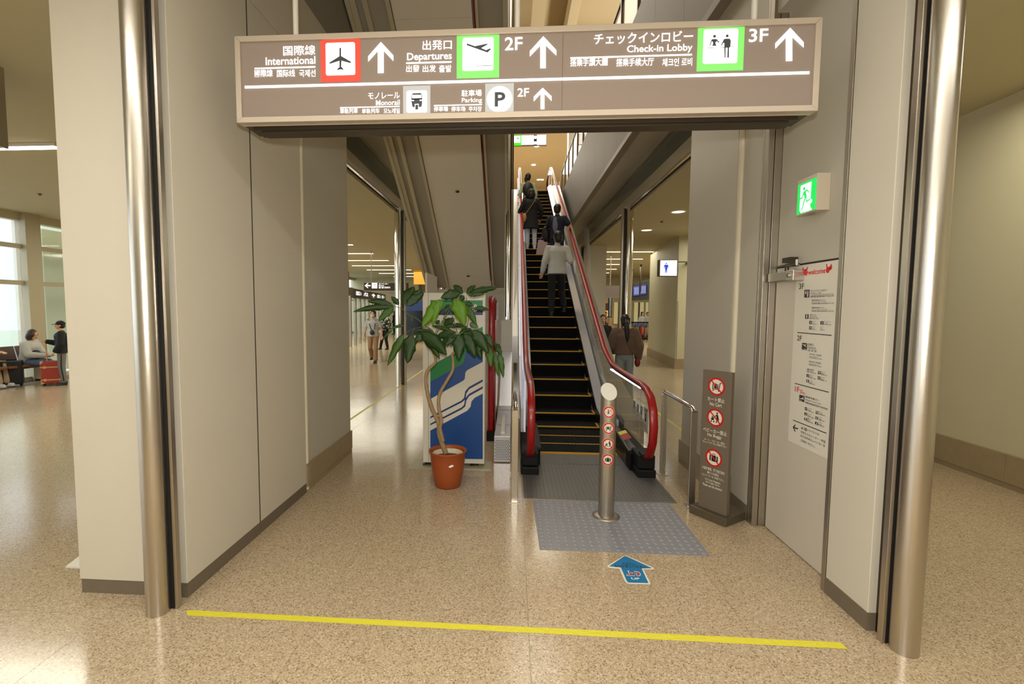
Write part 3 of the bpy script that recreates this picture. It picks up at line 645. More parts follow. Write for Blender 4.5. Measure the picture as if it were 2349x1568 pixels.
def icon(c, x0, y0, x1, y1, k):
    K_ = MB(); KW = MB()
    A, B = DPp.uv(*c(x0, y0)), DPp.uv(*c(x1, y1)); aa0, aa1, bb0, bb1 = A[0], B[0], B[1], A[1]; W, H = aa1-aa0, bb1-bb0
    DPp.poly(K_, rect(aa0, bb0, aa1, bb1), .0014)
    def P(x, y): return (aa0+W*x, bb0+H*y)
    if k == 'desk':
        for cx in (.3, .68): DPp.poly(KW, [P(cx-.1, .45), P(cx+.1, .45), P(cx+.13, .75), P(cx-.13, .75)], .0018); DPp.poly(KW, circ(*P(cx, .85), W*.07, 10), .0018)
        DPp.poly(KW, [P(.58, .1), P(.78, .1), P(.8, .5), P(.56, .5)], .0018)
    elif k == 'up': DPp.poly(KW, [P(.1, .85), P(.5, .72), P(.9, .9), P(.65, .62), P(.9, .5), P(.75, .45), P(.1, .78)], .0018); DPp.poly(KW, rect(*P(.4, .08), *P(.9, .14)), .0018)
    elif k == 'down': DPp.poly(KW, [P(.1, .42), P(.5, .5), P(.75, .8), P(.85, .78), P(.7, .5), P(.92, .55), P(.9, .42), P(.1, .33)], .0018); DPp.poly(KW, rect(*P(.1, .08), *P(.6, .14)), .0018)
    elif k == 'P': put_text(DPp, KW, 'P', *P(.3, .2), *P(.7, .8), .0018, .02)
    elif k == 'bus': DPp.poly(KW, rect(*P(.12, .42), *P(.88, .6)), .0018)
    elif k == 'fork': DPp.poly(KW, rect(*P(.25, .15), *P(.38, .85)), .0018); DPp.poly(KW, rect(*P(.6, .15), *P(.75, .85)), .0018)
    elif k == 'shop': DPp.poly(KW, [P(.35, .1), P(.6, .1), P(.75, .55), P(.6, .9), P(.45, .6), P(.55, .4)], .0018)
    else: DPp.poly(KW, circ(*P(.5, .78), W*.14, 10), .0018); DPp.poly(KW, [P(.38, .12), P(.62, .12), P(.68, .62), P(.32, .62)], .0018)
    o_ = build('icon', K_, 'poster_ink', nt_); build('icon_figure', KW, 'poster_white', o_)
for a in ((e6, 235, 487, 306, 600, 'desk'), (e6, 246, 852, 294, 921, 'i'), (e6, 307, 950, 343, 1003, 'shop'), (e6, 304, 1030, 340, 1082, 'fork'), (e6, 475, 955, 518, 1010, 'shop'), (e6, 198, 1278, 270, 1390, 'up'),
          (e5, 318, 358, 355, 412, 'shop'), (e5, 314, 434, 350, 486, 'i'), (e5, 482, 312, 520, 366, 'desk'), (e5, 478, 390, 514, 446, 'fork'), (e5, 214, 655, 284, 768, 'down'),
          (e5, 292, 834, 326, 888, 'bus'), (e5, 288, 908, 324, 962, 'shop'), (e5, 285, 984, 322, 1036, 'i'), (e5, 450, 886, 488, 944, 'desk'), (e5, 444, 966, 482, 1020, 'fork'), (e5, 440, 1042, 480, 1098, 'shop'), (e5, 285, 1130, 320, 1184, 'fork')):
    icon(*a)
A = DPp.uv(*e5(340, 308)); ringp(DPp, K_, A[0], A[1], .010, .014, .0014, 20); put_text(DPp, K_, 'P', A[0]-.004, A[1]-.007, A[0]+.005, A[1]+.007, .0015, .02)
build('icon', K_, 'poster_ink', nt_)
DPp.px(I1, [e5(*p) for p in ((118, 1120), (152, 1085), (162, 1092), (142, 1122), (194, 1138), (194, 1158), (142, 1142), (160, 1185), (148, 1190))], .0015)
build('lettering', I1, 'poster_ink', nt_, kind='stuff'); build('small_print', G1, 'poster_grey', nt_, kind='stuff'); build('red_lettering', R1, 'welcome_red', nt_, label='red welcome with two waving hands')

# ================================================================ EXIT SIGN on the panel over the door
mat('exit_case', (196, 184, 162), .5)
mat('exit_green', (10, 200, 84), .5, emit=(0, 214, 84), estr=.55)
mat('exit_white', (250, 252, 250), .5, emit=(246, 252, 248), estr=.75)
XF = DX+.003-.085
EP = Plane((XF, 0, 0), (0, -1, 0), (0, 0, 1))
def xc(x, y): return (1800+x/10.45, 370+y/10.45)
ca, cb, cc, cd_ = EP.uv(*xc(302, 495)), EP.uv(*xc(782, 262)), EP.uv(*xc(762, 1158)), EP.uv(*xc(290, 1310))
ea0, ea1 = (ca[0]+cd_[0])/2, (cb[0]+cc[0])/2; eb1 = (ca[1]+cb[1])/2; eb0 = (cc[1]+cd_[1])/2
ex = thing('exit_sign', 'green and white running man exit light on the panel above the door', 'exit sign', (XF+.04, -(ea0+ea1)/2, eb0))
build('case', BX(XF, DX+.003, -ea1, -ea0, eb0, eb1), 'exit_case', ex, bevel=.003)
m = MB(); W = ea1-ea0; Hh = eb1-eb0
def EPt(x, y): return (ea0+W*x, eb0+Hh*y)     # unit square on the case
EPp = Plane((XF, 0, 0), (0, -1, 0), (0, 0, 1))
m.box(XF-.004, XF, -(ea0+W*.96), -(ea0+W*.05), eb0+Hh*.03, eb0+Hh*.88); build('green_field', m, 'exit_green', ex)
m = MB(); EPp.poly(m, [EPt(.22, .82), EPt(.76, .82), EPt(.75, .36), EPt(.84, .30), EPt(.82, .24), EPt(.75, .22), EPt(.75, .14), EPt(.85, .035), EPt(.30, .035), EPt(.21, .12)], .006); dw = build('doorway', m, 'exit_white', ex)
m = MB(); EPp.poly(m, circ(*EPt(.42, .70), W*.055, 16), .008)
for pts in ([(.40, .62), (.50, .645), (.60, .64), (.68, .55), (.64, .53), (.58, .60), (.51, .60), (.56, .48), (.58, .335), (.76, .36), (.76, .325), (.55, .285), (.52, .43), (.36, .09), (.32, .11), (.46, .45), (.41, .54), (.35, .44), (.20, .43), (.20, .47), (.32, .48)],
            [(.33, .075), (.38, .075), (.48, .035), (.41, .035)]):
    EPp.poly(m, [EPt(*p) for p in pts], .008)
build('running_figure', m, 'exit_green', dw and ex)
build('test_switch', MB().box(XF+.01, XF+.05, -(ea0+W*.6), -(ea0+W*.35), eb0-.008, eb0+.002), 'steel_frame', ex)

# ================================================================ FREE-STANDING PROHIBITION SIGN
mat('stand_taupe', (104, 92, 76), .5); mat('sign_red', (190, 12, 14), .4); mat('sign_cream', (216, 208, 188), .5); mat('sign_black', (20, 18, 18), .5); mat('stand_base', (92, 82, 64), .38, .3)
P1 = fl_(1596, 1160); P2 = fl_(1658, 1187)      # foot of the board (slightly above base)
FLn = fl_(1594, 1156, .07); FRn = fl_(1660, 1182, .07); print('stand', FLn, FRn); FLn.z = FRn.z = 0
exs = (FRn-FLn).normalized(); back = V((-exs.y, exs.x, 0))
if back.y < 0: back = -back
st = thing('standing_sign', 'narrow taupe standing sign with three red no symbols by the right hand rail', 'sign', ((FLn+FRn)/2+back*.1))
SB = Plane(FLn, exs, (0, 0, 1))
ul = SB.uv(1621, 848); ur = SB.uv(1684.5, 857); ll = SB.uv(1594, 1156); lr_ = SB.uv(1660, 1182)
print('stand corners', ul, ur, ll, lr_)
sa0 = (ul[0]+ll[0])/2; sa1 = (ur[0]+lr_[0])/2; sbz = max(ul[1], ur[1])
Wd = sa1-sa0
pts = [SB.pt(sa0, .07), SB.pt(sa1, .07), SB.pt(sa1, sbz), SB.pt(sa0, sbz)]
build('board', MB().prism([p for p in pts], -SB.n*.045), 'stand_taupe', st, bevel=.003)
bp = [SB.pt(sa0-.05, 0, .05), SB.pt(sa1+.03, 0, .05), SB.pt(sa1+.03, 0, -.27), SB.pt(sa0-.05, 0, -.27)]
build('base', MB().prism(bp, (0, 0, .07)), 'stand_base', st, bevel=.004)
def s_c(x, y): return (1600+x/9.8, 840+y/9.8)
def no_sign(pl, parent, a, b, r, kind, k=1.0, off=.001, rim=False):
    m = MB(); pl.poly(m, circ(a, b, r*.97), off); build('disc', m, 'sign_cream', parent)
    m = MB()
    if kind == 'cart':
        strokes(pl, m, [(a-.48*r, b-.30*r, a+.30*r, b-.30*r, .09*r), (a-.42*r, b-.30*r, a-.42*r, b+.30*r, .10*r), (a+.30*r, b-.3*r, a+.42*r, b+.42*r, .10*r), (a+.38*r, b+.42*r, a+.60*r, b+.42*r, .08*r)], off+.001)
        pl.poly(m, rect(a-.28*r, b-.22*r, a+.06*r, b+.28*r), off+.001); pl.poly(m, rect(a+.12*r, b-.22*r, a+.22*r, b+.28*r), off+.001)
        for x in (-.38, .28): pl.poly(m, circ(a+x*r, b-.46*r, .08*r, 10), off+.001)
        strokes(pl, m, [(a-.2*r, b+.36*r, a, b+.36*r, .05*r)], off+.001)
    elif kind == 'buggy':
        pl.poly(m, circ(a+.22*r, b+.52*r, .11*r, 12), off+.001)
        pl.poly(m, [(a+.1*r, b+.38*r), (a+.32*r, b+.36*r), (a+.46*r, b-.18*r), (a+.16*r, b-.2*r)], off+.001)
        strokes(pl, m, [(a+.12*r, b+.3*r, a-.12*r, b+.02*r, .08*r), (a+.24*r, b-.15*r, a+.12*r, b-.58*r, .1*r), (a+.36*r, b-.15*r, a+.44*r, b-.56*r, .1*r), (a-.12*r, b+.02*r, a-.5*r, b-.3*r, .07*r)], off+.001)
        pl.poly(m, [(a-.5*r, b-.1*r), (a-.2*r, b+.02*r), (a-.12*r, b-.28*r), (a-.42*r, b-.34*r)], off+.001)
        for x in (-.46, -.16): pl.poly(m, circ(a+x*r, b-.46*r, .09*r, 10), off+.001)
        pl.poly(m, circ(a-.34*r, b+.06*r, .08*r, 10), off+.001)
    elif kind == 'case':
        pl.poly(m, rect(a-.26*r, b-.4*r, a+.26*r, b+.28*r), off+.001); pl.poly(m, rect(a-.5*r, b-.36*r, a-.34*r, b+.26*r), off+.001); pl.poly(m, rect(a+.34*r, b-.36*r, a+.5*r, b+.26*r), off+.001)
        strokes(pl, m, [(a-.14*r, b+.44*r, a+.14*r, b+.44*r, .06*r), (a-.14*r, b+.28*r, a-.14*r, b+.46*r, .06*r), (a+.14*r, b+.28*r, a+.14*r, b+.46*r, .06*r)], off+.001)
    else:
        pl.poly(m, circ(a-.12*r, b+.42*r, .12*r, 12), off+.001); pl.poly(m, [(a-.22*r, b+.28*r), (a, b+.28*r), (a+.1*r, b-.3*r), (a-.28*r, b-.3*r)], off+.001)
        strokes(pl, m, [(a-.5*r, b+.1*r, a-.56*r, b-.3*r, .06*r), (a+.52*r, b+.1*r, a+.56*r, b-.3*r, .06*r), (a-.3*r, b-.4*r, a+.4*r, b-.4*r, .08*r)], off+.001)
        mm = MB(); pl.poly(mm, circ(a+.3*r, b+.3*r, .22*r, 16), off+.0012); build('orange_figure', mm, mat('fig_orange', (226, 150, 40), .5), parent)
    build('symbol', m, 'sign_black' if kind != 'child' else mat('fig_violet', (96, 88, 130), .5), parent)
    m = MB(); ringp(pl, m, a, b, .80*r, r, off+.002)
    strokes(pl, m, [(a-.62*r, b+.62*r, a+.62*r, b-.62*r, .14*r)], off+.002); build('prohibition_ring', m, 'sign_red', parent)
    if rim: m = MB(); ringp(pl, m, a, b, r, r*1.10, off+.001); build('rim', m, mat('rim_pink', (226, 150, 130), .5), parent)
SBf = Plane(FLn, exs, (0, 0, 1)); am = (sa0+sa1)/2
rr_ = Wd*.295
cz = []
for (u, v, kd) in ((1649, 887, 'cart'), (1643, 958, 'buggy'), (1634.5, 1049, 'case')):
    a, b = SBf.uv(u, v); cz.append(b); no_sign(SBf, st, am, b, rr_, kd)
m = MB(); m2 = MB()
def ST(s, v0, v1, wfrac, mb, u=1645, bold=.012):
    z1 = SBf.uv(u, v0)[1]; z0 = SBf.uv(u, v1)[1]; put_text(SBf, mb, s, am-Wd*wfrac/2, z0, am+Wd*wfrac/2, z1, .002, bold)
ST('カート禁止', 912, 922, .60, m, 1646); ST('No Cart', 924, 932, .42, m2, 1646)
ST('ベビーカー禁止', 984, 994, .84, m, 1640); ST('No Buggy', 996, 1005, .50, m2, 1640)
ST('カート、ベビーカー等は', 1009, 1014, .72, m2, 1638); ST('エレベーターをご利用下さい', 1015, 1020, .84, m2, 1638)
ST('大型荷物等、落下危険物の', 1073, 1080, .80, m, 1632); ST('乗り入れ禁止', 1082, 1088, .42, m, 1632); ST('エレベーターをご利用下さい。', 1090, 1095, .78, m2, 1631)
ST('No Large Baggage,', 1099, 1104, .55, m2, 1631); ST('No Fragile Items,', 1105, 1110, .5, m2, 1630); ST('Please use the elevator.', 1111, 1117, .70, m2, 1629)
build('lettering', m, 'sign_cream', st); build('small_print', m2, 'sign_cream', st)
# ================================================================ ESCALATOR
EX0, EX1 = .31, 1.27            # step edges
HL, HR = .19, 1.40              # handrail centres
def ny(k): return 7.33+.392*k
def nz(k):
    if k <= -2: return .012
    if k == -1: return .045
    if k >= 30: return 6.40 if k > 30 else 6.33
    return .16+.204*k
def zi(y):   # nosing line height
    return max(.012, min(6.4, .16+.5204*(y-7.33)))
esc = thing('escalator', 'dark upward escalator with red handrails rising from the middle of the passage', 'escalator', (.79, 5.0, 0))
stepm = None
for k in range(-4, 33):
    y, z = ny(k), nz(k); zp = nz(k-1)
    rise = max(z-zp, .0)
    g = MB().box(EX0, EX1, y, y+.40, z-.03, z)
    if rise > .02:      # curved riser with cleats
        pr = [(y+.004, z-.004), (y+.012, z-.05), (y+.03, z-rise*.6), (y+.045, z-rise-.02)]
        for a, b in zip(pr[:-1], pr[1:]): g.add([(EX0, a[0], a[1]), (EX1, a[0], a[1]), (EX1, b[0], b[1]), (EX0, b[0], b[1])], [(0, 3, 2, 1)])
    s = build('step', g, 'tread_black', esc)
    c = MB()
    for i in range(22):
        x = EX0+.02+i*(EX1-EX0-.04)/21; c.box(x-.006, x+.006, y+.02, y+.39, z, z+.004)
    build('cleats', c, 'tread_black', s, kind='stuff')
    e = MB().box(EX0+.01, EX1-.01, y-.002, y+.018, z-.012, z+.0055).box(EX1-.034, EX1-.008, y+.02, y+.25, z, z+.0055)
    build('yellow_edge', e, 'yellow_line', s)
# profile of the handrail
def rail_pts(h0=.94):
    P = [(5.02, .20), (4.90, .27), (4.81, .42), (4.785, .58), (4.82, .74), (4.92, .86), (5.06, .925), (5.25, .95)]
    P += [(5.9, .955), (6.45, .96), (6.85, .985), (7.15, 1.06)]
    y = 7.45
    while y < 18.9: P.append((y, zi(y)+.93)); y += .8
    P += [(19.1, 7.20), (19.5, 7.30), (20.2, 7.33), (20.9, 7.33), (21.3, 7.2), (21.4, 6.95), (21.3, 6.7), (21.1, 6.6)]
    return P
RP = rail_pts()
def ribbon(mb, x, pts, half, thick, n_out):   # belt of C section swept along pts (y, z)
    n = len(pts); sec = [(-half, -thick*.35), (-half*.96, thick*.35), (-half*.6, thick*.62), (0, thick*.7), (half*.6, thick*.62), (half*.96, thick*.35), (half, -thick*.35), (half*.7, -thick*.6), (-half*.7, -thick*.6)]
    rings = []
    for i, (y, z) in enumerate(pts):
        a = pts[max(i-1, 0)]; b = pts[min(i+1, n-1)]; t = V((0, b[0]-a[0], b[1]-a[1])).normalized(); nn = V((0, -t.z, t.y))
        rings.append([V((x+sx, y, z))+nn*sz for sx, sz in sec])
    m = len(sec); vs = [v for r in rings for v in r]; fs = []
    for i in range(n-1):
        for k in range(m): fs.append((i*m+k, i*m+(k+1) % m, (i+1)*m+(k+1) % m, (i+1)*m+k))
    mb.add(vs, fs, True); mb.add(rings[0], [tuple(range(m))]); mb.add(rings[-1], [tuple(reversed(range(m)))])
for x in (HL, HR):
    m = MB(); ribbon(m, x, RP, .040, .030, 0); build('handrail', m, 'handrail_red', esc)
    m = MB(); ribbon(m, x, [(y+(0.03 if y < 5 else 0), z-.03 if y > 5 else z) for y, z in RP[3:-2]], .026, .02, 0); build('guide_rail', m, 'rubber_black', esc)
    # chrome outer rim behind the newel belt
    s = -1 if x == HL else 1
    # glass balustrade in panes
    def glass(y0, y1):
        bz = lambda y: max(.30, zi(y)+.22) if y > 5.6 else .30
        tz = lambda y: .93 if y < 6.9 else zi(y)+.90
        n = 5; ys = [y0+(y1-y0)*i/n for i in range(n+1)]
        out = [(x-.006, y, bz(y)) for y in ys]+[(x-.006, y, tz(y)) for y in reversed(ys)]
        return MB().prism(out, (.012, 0, 0))
    nw = [(x-.006, y, z) for y, z in ((5.3, .31), (4.98, .33), (4.86, .5), (4.84, .62), (4.88, .74), (4.97, .84), (5.1, .9), (5.3, .93))]
    build('glass_panel', MB().prism(list(reversed(nw)), (.012, 0, 0)), 'glass', esc)
    y = 5.305
    gm = 'glass' if x == HR else 'glass'
    while y < 20.6:
        y1 = min(y+1.24, 20.9); build('glass_panel', glass(y, y1-.006), gm, esc); y = y1
    # light strip under the handrail
    ls = MB(); 
    lp = [(y, z) for y, z in RP if 5.2 < y < 20.2]
    def ledbar(y0, y1, dz):
        z0 = .905 if y0 < 6.9 else zi(y0)+.875; z1 = .905 if y1 < 6.9 else zi(y1)+.875
        ls.bar((x-s*.018, y0, z0), (x-s*.018, y1, z1), .016, .018)
    ledbar(5.26, 5.36, 0); ledbar(5.42, 6.55, 0); ledbar(6.62, 6.85, 0)
    ledbar(19.0, 19.6, 0); ledbar(19.7, 20.4, 0)
    build('led_strip', ls, mat('led', (240, 244, 255), emit=(236, 242, 255), estr=2.6), esc)
# inner decks and skirts
mat('deck_alu', (206, 206, 210), .3, .6, bump=(40, .05, (1, .2, 1))); mat('skirt_dark', (60, 60, 60), .3, .7)
for (xa, xb, xs) in ((EX1+.004, HR-.008, EX1+.002), (HL+.008, EX0-.004, EX0-.002)):
    ys = [6.3, 6.9, 7.3]+[7.7+.8*i for i in range(15)]+[19.3, 20.8]
    def dz(y): return max(.235, zi(y)+.16)
    for i in range(len(ys)-1):
        a, b = ys[i], ys[i+1]-.004
        inner = xa if xs > .8 else xb; outer = xb if xs > .8 else xa
        g = MB(); g.add([(inner, a, dz(a)-.03), (outer, a, dz(a)+.06), (outer, b, dz(b)+.06), (inner, b, dz(b)-.03), (inner, a, dz(a)-.10), (outer, a, dz(a)-.10), (outer, b, dz(b)-.10), (inner, b, dz(b)-.10)], [(0, 1, 2, 3), (7, 6, 5, 4), (0, 4, 5, 1), (1, 5, 6, 2), (2, 6, 7, 3), (3, 7, 4, 0)])
        build('deck_panel', g, 'deck_alu', esc)
    g = MB(); yy = [5.35, 6.3, 6.9, 7.3, 12, 19.3, 20.8]
    for i in range(len(yy)-1):
        a, b = yy[i], yy[i+1]
        g.prism([(xs-.002, a, max(-.0, zi(a)-.25)), (xs-.002, b, max(-.0, zi(b)-.25)), (xs-.002, b, dz(b)-.05), (xs-.002, a, dz(a)-.05)], (.004, 0, 0))
    build('skirt_panel', g, 'skirt_dark', esc)
# newel boots and entry housings in black rubber
for x, s in ((HL, -1), (HR, 1)):
    bt = build('newel_base', MB().box(x-.095, x+.095, 4.98, 5.30, 0, .085).box(x-.088, x+.088, 5.0, 5.30, .09, .235), 'rubber_black', esc, bevel=.012)
    build('handrail_inlet', MB().box(x-.06, x+.06, 4.965, 5.1, .2, .255), 'rubber_black', bt, bevel=.008)
    xi = x-s*.1
    g = MB(); xa, xb = sorted((x+s*.085, x-s*.125)); 
    g.prism([(xa, 5.2, 0), (xb, 5.30, 0), (xb, 6.3, 0), (xa, 6.3, 0)], (0, 0, .20)); build('entry_housing', g, 'rubber_black', esc, bevel=.01)
    g = MB(); xa, xb = sorted((x-s*.02, x-s*.135))
    g.add([(xa, 5.22, .22), (xb, 5.30, .21), (xb, 6.3, .235), (xa, 6.3, .30), (xa, 5.22, .19), (xb, 5.30, .18), (xb, 6.3, .19), (xa, 6.3, .19)], [(0, 1, 2, 3), (7, 6, 5, 4), (0, 4, 5, 1), (1, 5, 6, 2), (2, 6, 7, 3), (3, 7, 4, 0)])
    build('entry_cover', g, mat('cover_grey', (66, 66, 70), .3, .5), esc, bevel=.006)
# warning stickers on the right hand cover
PC = Plane((HR-.075, 5.62, .262), (.0, 1, .0), (-1, 0, .35))
g = MB(); g.add([(HR-.03, 5.72, .288), (HR-.12, 5.72, .258), (HR-.12, 5.84, .260), (HR-.03, 5.84, .292)], [(0, 3, 2, 1)]); build('yellow_sticker', g, 'yellow_tape', esc)
g = MB(); g.add([(HR-.03, 5.52, .280), (HR-.12, 5.52, .254), (HR-.12, 5.71, .257), (HR-.03, 5.71, .287)], [(0, 3, 2, 1)]); build('red_sticker', g, mat('sticker_red', (160, 20, 30), .5), esc)
# safety notices on the right hand glass
GP = Plane((HR-.010, 0, 0), (0, -1, 0), (0, 0, 1))
mat('notice_film', (176, 170, 156), .5)
def notice(u0, u1, vt, vb, k):
    a0, _ = GP.uv(u0, (vt+vb)/2); a1, _ = GP.uv(u1, (vt+vb)/2); um = (u0+u1)/2; b1_ = GP.uv(um, vt)[1]; b0_ = GP.uv(um, vb)[1]
    g = MB(); GP.poly(g, rect(a0, b0_, a1, b1_), .001); o = build('safety_notice', g, 'notice_film', esc)
    W, H_ = a1-a0, b1_-b0_
    i = MB(); put_text(GP, i, '注意', a0+W*.2, b1_-H_*.17, a0+W*.8, b1_-H_*.05, .003, .02)
    for j in range(3 if k < 3 else 5): put_text(GP, i, ('ハンドレールにおつかまりください', '黄色い線の内側にお乗りください', 'お子様の手を引いてください')[j % 3], a0+W*.1, b0_+H_*(.08+j*.055), a0+W*.9, b0_+H_*(.115+j*.055), .003)
    GP.poly(i, circ(a0+W*.5, b0_+H_*.72, W*.12, 12), .003); GP.poly(i, [(a0+W*.35, b0_+H_*.45), (a0+W*.65, b0_+H_*.42), (a0+W*.6, b0_+H_*.66), (a0+W*.42, b0_+H_*.66)], .003)
    build('notice_print', i, 'ink', o)
for q_ in ((1452, 1458, 918, 950, 0), (1460.5, 1466.5, 926, 958, 1), (1468, 1475, 930, 966, 2), (1476, 1487, 934, 992, 3)): notice(*q_)
# comb plate and landing plate
lp = build('landing_plate', BX(.112, 1.497, 4.345, 5.35, 0, .004), 'landing_metal', esc)
g = MB()
for i in range(1, 34): g.box(.112+i*.041-.001, .112+i*.041+.001, 4.35, 5.35, .004, .0048)
for i in range(1, 25): g.box(.115, .32, 4.345+i*.04-.001, 4.345+i*.04+.001, .004, .0048).box(1.2, 1.494, 4.345+i*.04-.001, 4.345+i*.04+.001, .004, .0048)
build('grid_groove', g, 'scuff', lp, kind='stuff')
build('comb_plate', MB().box(EX0, EX1, 5.35, 5.70, .0, .010), 'landing_metal', esc)
g = MB()
for i in range(46): x = EX0+.01+i*(EX1-EX0-.02)/45; g.box(x-.004, x+.004, 5.36, 5.72, .010, .014)
build('comb_teeth', g, 'landing_metal', esc, kind='stuff')
build('comb_edge', MB().box(EX0, EX1, 5.735, 5.742, .004, .012), 'yellow_line', esc)
build('upper_landing', BX(EX0, EX1, 20.2, 21.4, 6.36, 6.405), 'landing_metal', esc)
# truss underside and outer cladding, right and left
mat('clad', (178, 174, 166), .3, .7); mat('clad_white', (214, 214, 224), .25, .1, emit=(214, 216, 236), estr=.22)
for (xa, xb, nm) in ((HR+.06, 1.72, 'r'), (-.20, HL-.10, 'l')):
    y = 8.95 if nm == 'l' else 6.3
    while y < 20:
        y1 = min(y+1.6, 20.5); dz_ = lambda q_: max(.30, zi(q_)+.24)
        g = MB(); g.prism([(xa, y, dz_(y)-.5), (xa, y1-.005, dz_(y1)-.5), (xa, y1-.005, dz_(y1)), (xa, y, dz_(y))], (xb-xa, 0, 0)); build('outer_cladding', g, 'clad', esc); y = y1
g = MB(); g.prism([(EX0-.3, 7.6, .0), (EX0-.3, 20.5, 5.9), (EX0-.3, 20.5, 4.9), (EX0-.3, 9.4, .0)], (1.6, 0, 0)); build('truss_cover', g, 'clad', esc)
# pale light panels under the left handrail (outer face of the left balustrade)
y = 5.6
while y < 19:
    y1 = min(y+1.15, 19.2); tz = lambda q_: (.90 if q_ < 6.9 else zi(q_)+.86); bz = lambda q_: max(.30, zi(q_)+.24)
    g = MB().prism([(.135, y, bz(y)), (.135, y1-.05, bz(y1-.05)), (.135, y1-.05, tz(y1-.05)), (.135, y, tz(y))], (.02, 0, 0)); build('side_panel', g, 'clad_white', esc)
    g = MB().prism([(.100, y, bz(y)-.0), (.100, y1-.04, bz(y1-.04)), (.100, y1-.04, bz(y1-.04)+.28), (.100, y, bz(y)+.28)], (.03, 0, 0)); build('side_trim', g, 'deck_alu', esc)
    y = y1
# low machine box on the left with perforated end and a white lamp on top
bx = thing('machine_box', 'low stainless box with perforated end beside the left handrail, white lamp on top', 'machine box', (-.11, 5.4, 0))
bd = build('casing', MB().box(-.205, -.02, 5.36, 7.1, .01, .305), 'deck_alu', bx, bevel=.003)
g = MB()
for i in range(9):
    for j in range(12):
        x = -.19+i*.0195+(j % 2)*.0095; z = .04+j*.0195
        if x < -.03: g.add([(x-.007, 5.3585, z), (x, 5.3585, z-.007), (x+.007, 5.3585, z), (x, 5.3585, z+.007)], [(0, 1, 2, 3)])
build('perforation', g, 'black_gap', bx, kind='stuff')
build('lamp_bar', MB().box(-.135, -.085, 5.45, 6.35, .305, .335), 'white_paint', bx, bevel=.006)
g = MB().prism([(-.20, 7.1, .30), (-.02, 7.1, .30), (-.02, 8.3, 1.01), (-.20, 8.3, 1.01)], (0, 0, -.25)); build('sloping_lid', g, 'deck_alu', bx)
build('rear_casing', MB().box(-.21, -.02, 8.31, 8.9, 0, 1.55), 'wall_grey', bx)
g = MB()
for y, z in ((5.9, .306), (6.8, .306)): g.box(-.19, -.03, y-.002, y+.002, z-.002, z+.001)
build('joint', g, 'seam_dark', bx)
# tall red belt loop standing left of it
rlp = thing('red_handrail_loop', 'tall glossy red handrail loop with pale rims between the display board and the escalator', 'handrail', (-.29, 6.3, 0))
L = [(6.30, .12), (6.27, .3), (6.26, .9), (6.26, 1.5), (6.27, 1.72), (6.31, 1.83), (6.40, 1.885), (6.55, 1.90), (7.0, 1.90), (7.3, 1.86), (7.36, 1.7), (7.37, 1.0), (7.35, .3), (7.2, .12)]
g = MB(); ribbon(g, -.29, L, .042, .035, 0); build('belt', g, 'handrail_red', rlp)
g = MB(); g.prism([(-.335, y, z) for y, z in ((6.33, .15), (6.31, 1.6), (6.4, 1.8), (6.55, 1.85), (7.2, 1.84), (7.3, 1.6), (7.3, .15))], (.012, 0, 0)); build('rim_panel', g, mat('rim_pale', (216, 196, 192), .2, .6), rlp)
g = MB(); g.prism([(-.238, y, z) for y, z in ((6.33, .15), (6.31, 1.6), (6.4, 1.8), (6.55, 1.85), (7.2, 1.84), (7.3, 1.6), (7.3, .15))], (.012, 0, 0)); build('rim_panel', g, mat('rim_rose', (150, 96, 92), .2, .6), rlp)
build('foot', MB().box(-.34, -.22, 6.24, 7.4, 0, .13), 'rubber_black', rlp)

# ================================================================ NEIGHBOURING ESCALATOR OVERHEAD (soffit comes down towards the back)
ne = thing('overhead_escalator', 'pale panelled underside of a second escalator sloping down towards the back on the left', 'escalator', (-1.1, 11.2, 0))
dn = ray(1175, 1337); SL = dn.z/dn.y      # negative slope
NE_Y = 11.2; NZ0 = aty(1100, 666, NE_Y).z
def nzz(y, d=0): return NZ0+SL*(y-NE_Y)+d
def nstrip(x0, x1, d0, mt, name, y0=3.9, y1=NE_Y, th=.03, cut=None):
    g = MB().prism([(x0, y0, nzz(y0, d0)), (x0, y1, nzz(y1, d0)), (x0, y1, nzz(y1, d0+th)), (x0, y0, nzz(y0, d0+th))], (x1-x0, 0, 0)); return build(name, g, mt, ne)
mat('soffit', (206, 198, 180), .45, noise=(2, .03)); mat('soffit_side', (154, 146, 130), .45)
xl = aty(1030, 666, NE_Y).x; xr = aty(1128, 666, NE_Y).x; xo = aty(975, 640, NE_Y).x; xe = -.13
yy = [3.9, 6.0, 7.35, 9.0, 10.2, NE_Y]
for a, b in zip(yy[:-1], yy[1:]): nstrip(xl+.03, xr-.02, 0, 'soffit', 'soffit_panel', a+.004, b)
nstrip(xl-.03, xl+.02, -.03, 'trim_cream', 'edge_strip', th=.06); nstrip(xr+.0, xr+.022, -.02, mat('line_red', (110, 20, 16), .4), 'dark_red_line'); nstrip(xr+.022, xr+.055, -.03, 'trim_cream', 'edge_strip', th=.06)
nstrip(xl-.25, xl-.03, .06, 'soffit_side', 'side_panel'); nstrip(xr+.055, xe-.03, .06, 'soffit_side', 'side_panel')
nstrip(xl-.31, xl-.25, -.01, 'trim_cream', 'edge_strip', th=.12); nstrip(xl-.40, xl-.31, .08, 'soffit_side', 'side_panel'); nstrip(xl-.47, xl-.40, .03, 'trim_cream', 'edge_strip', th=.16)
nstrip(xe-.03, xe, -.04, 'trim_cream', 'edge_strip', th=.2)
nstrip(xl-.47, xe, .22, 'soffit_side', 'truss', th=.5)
nstrip(xl-.52, xl-.47, .0, 'trim_cream', 'outer_side', th=1.0); nstrip(xe, xe+.03, .0, 'wall_grey', 'outer_side', th=1.0)
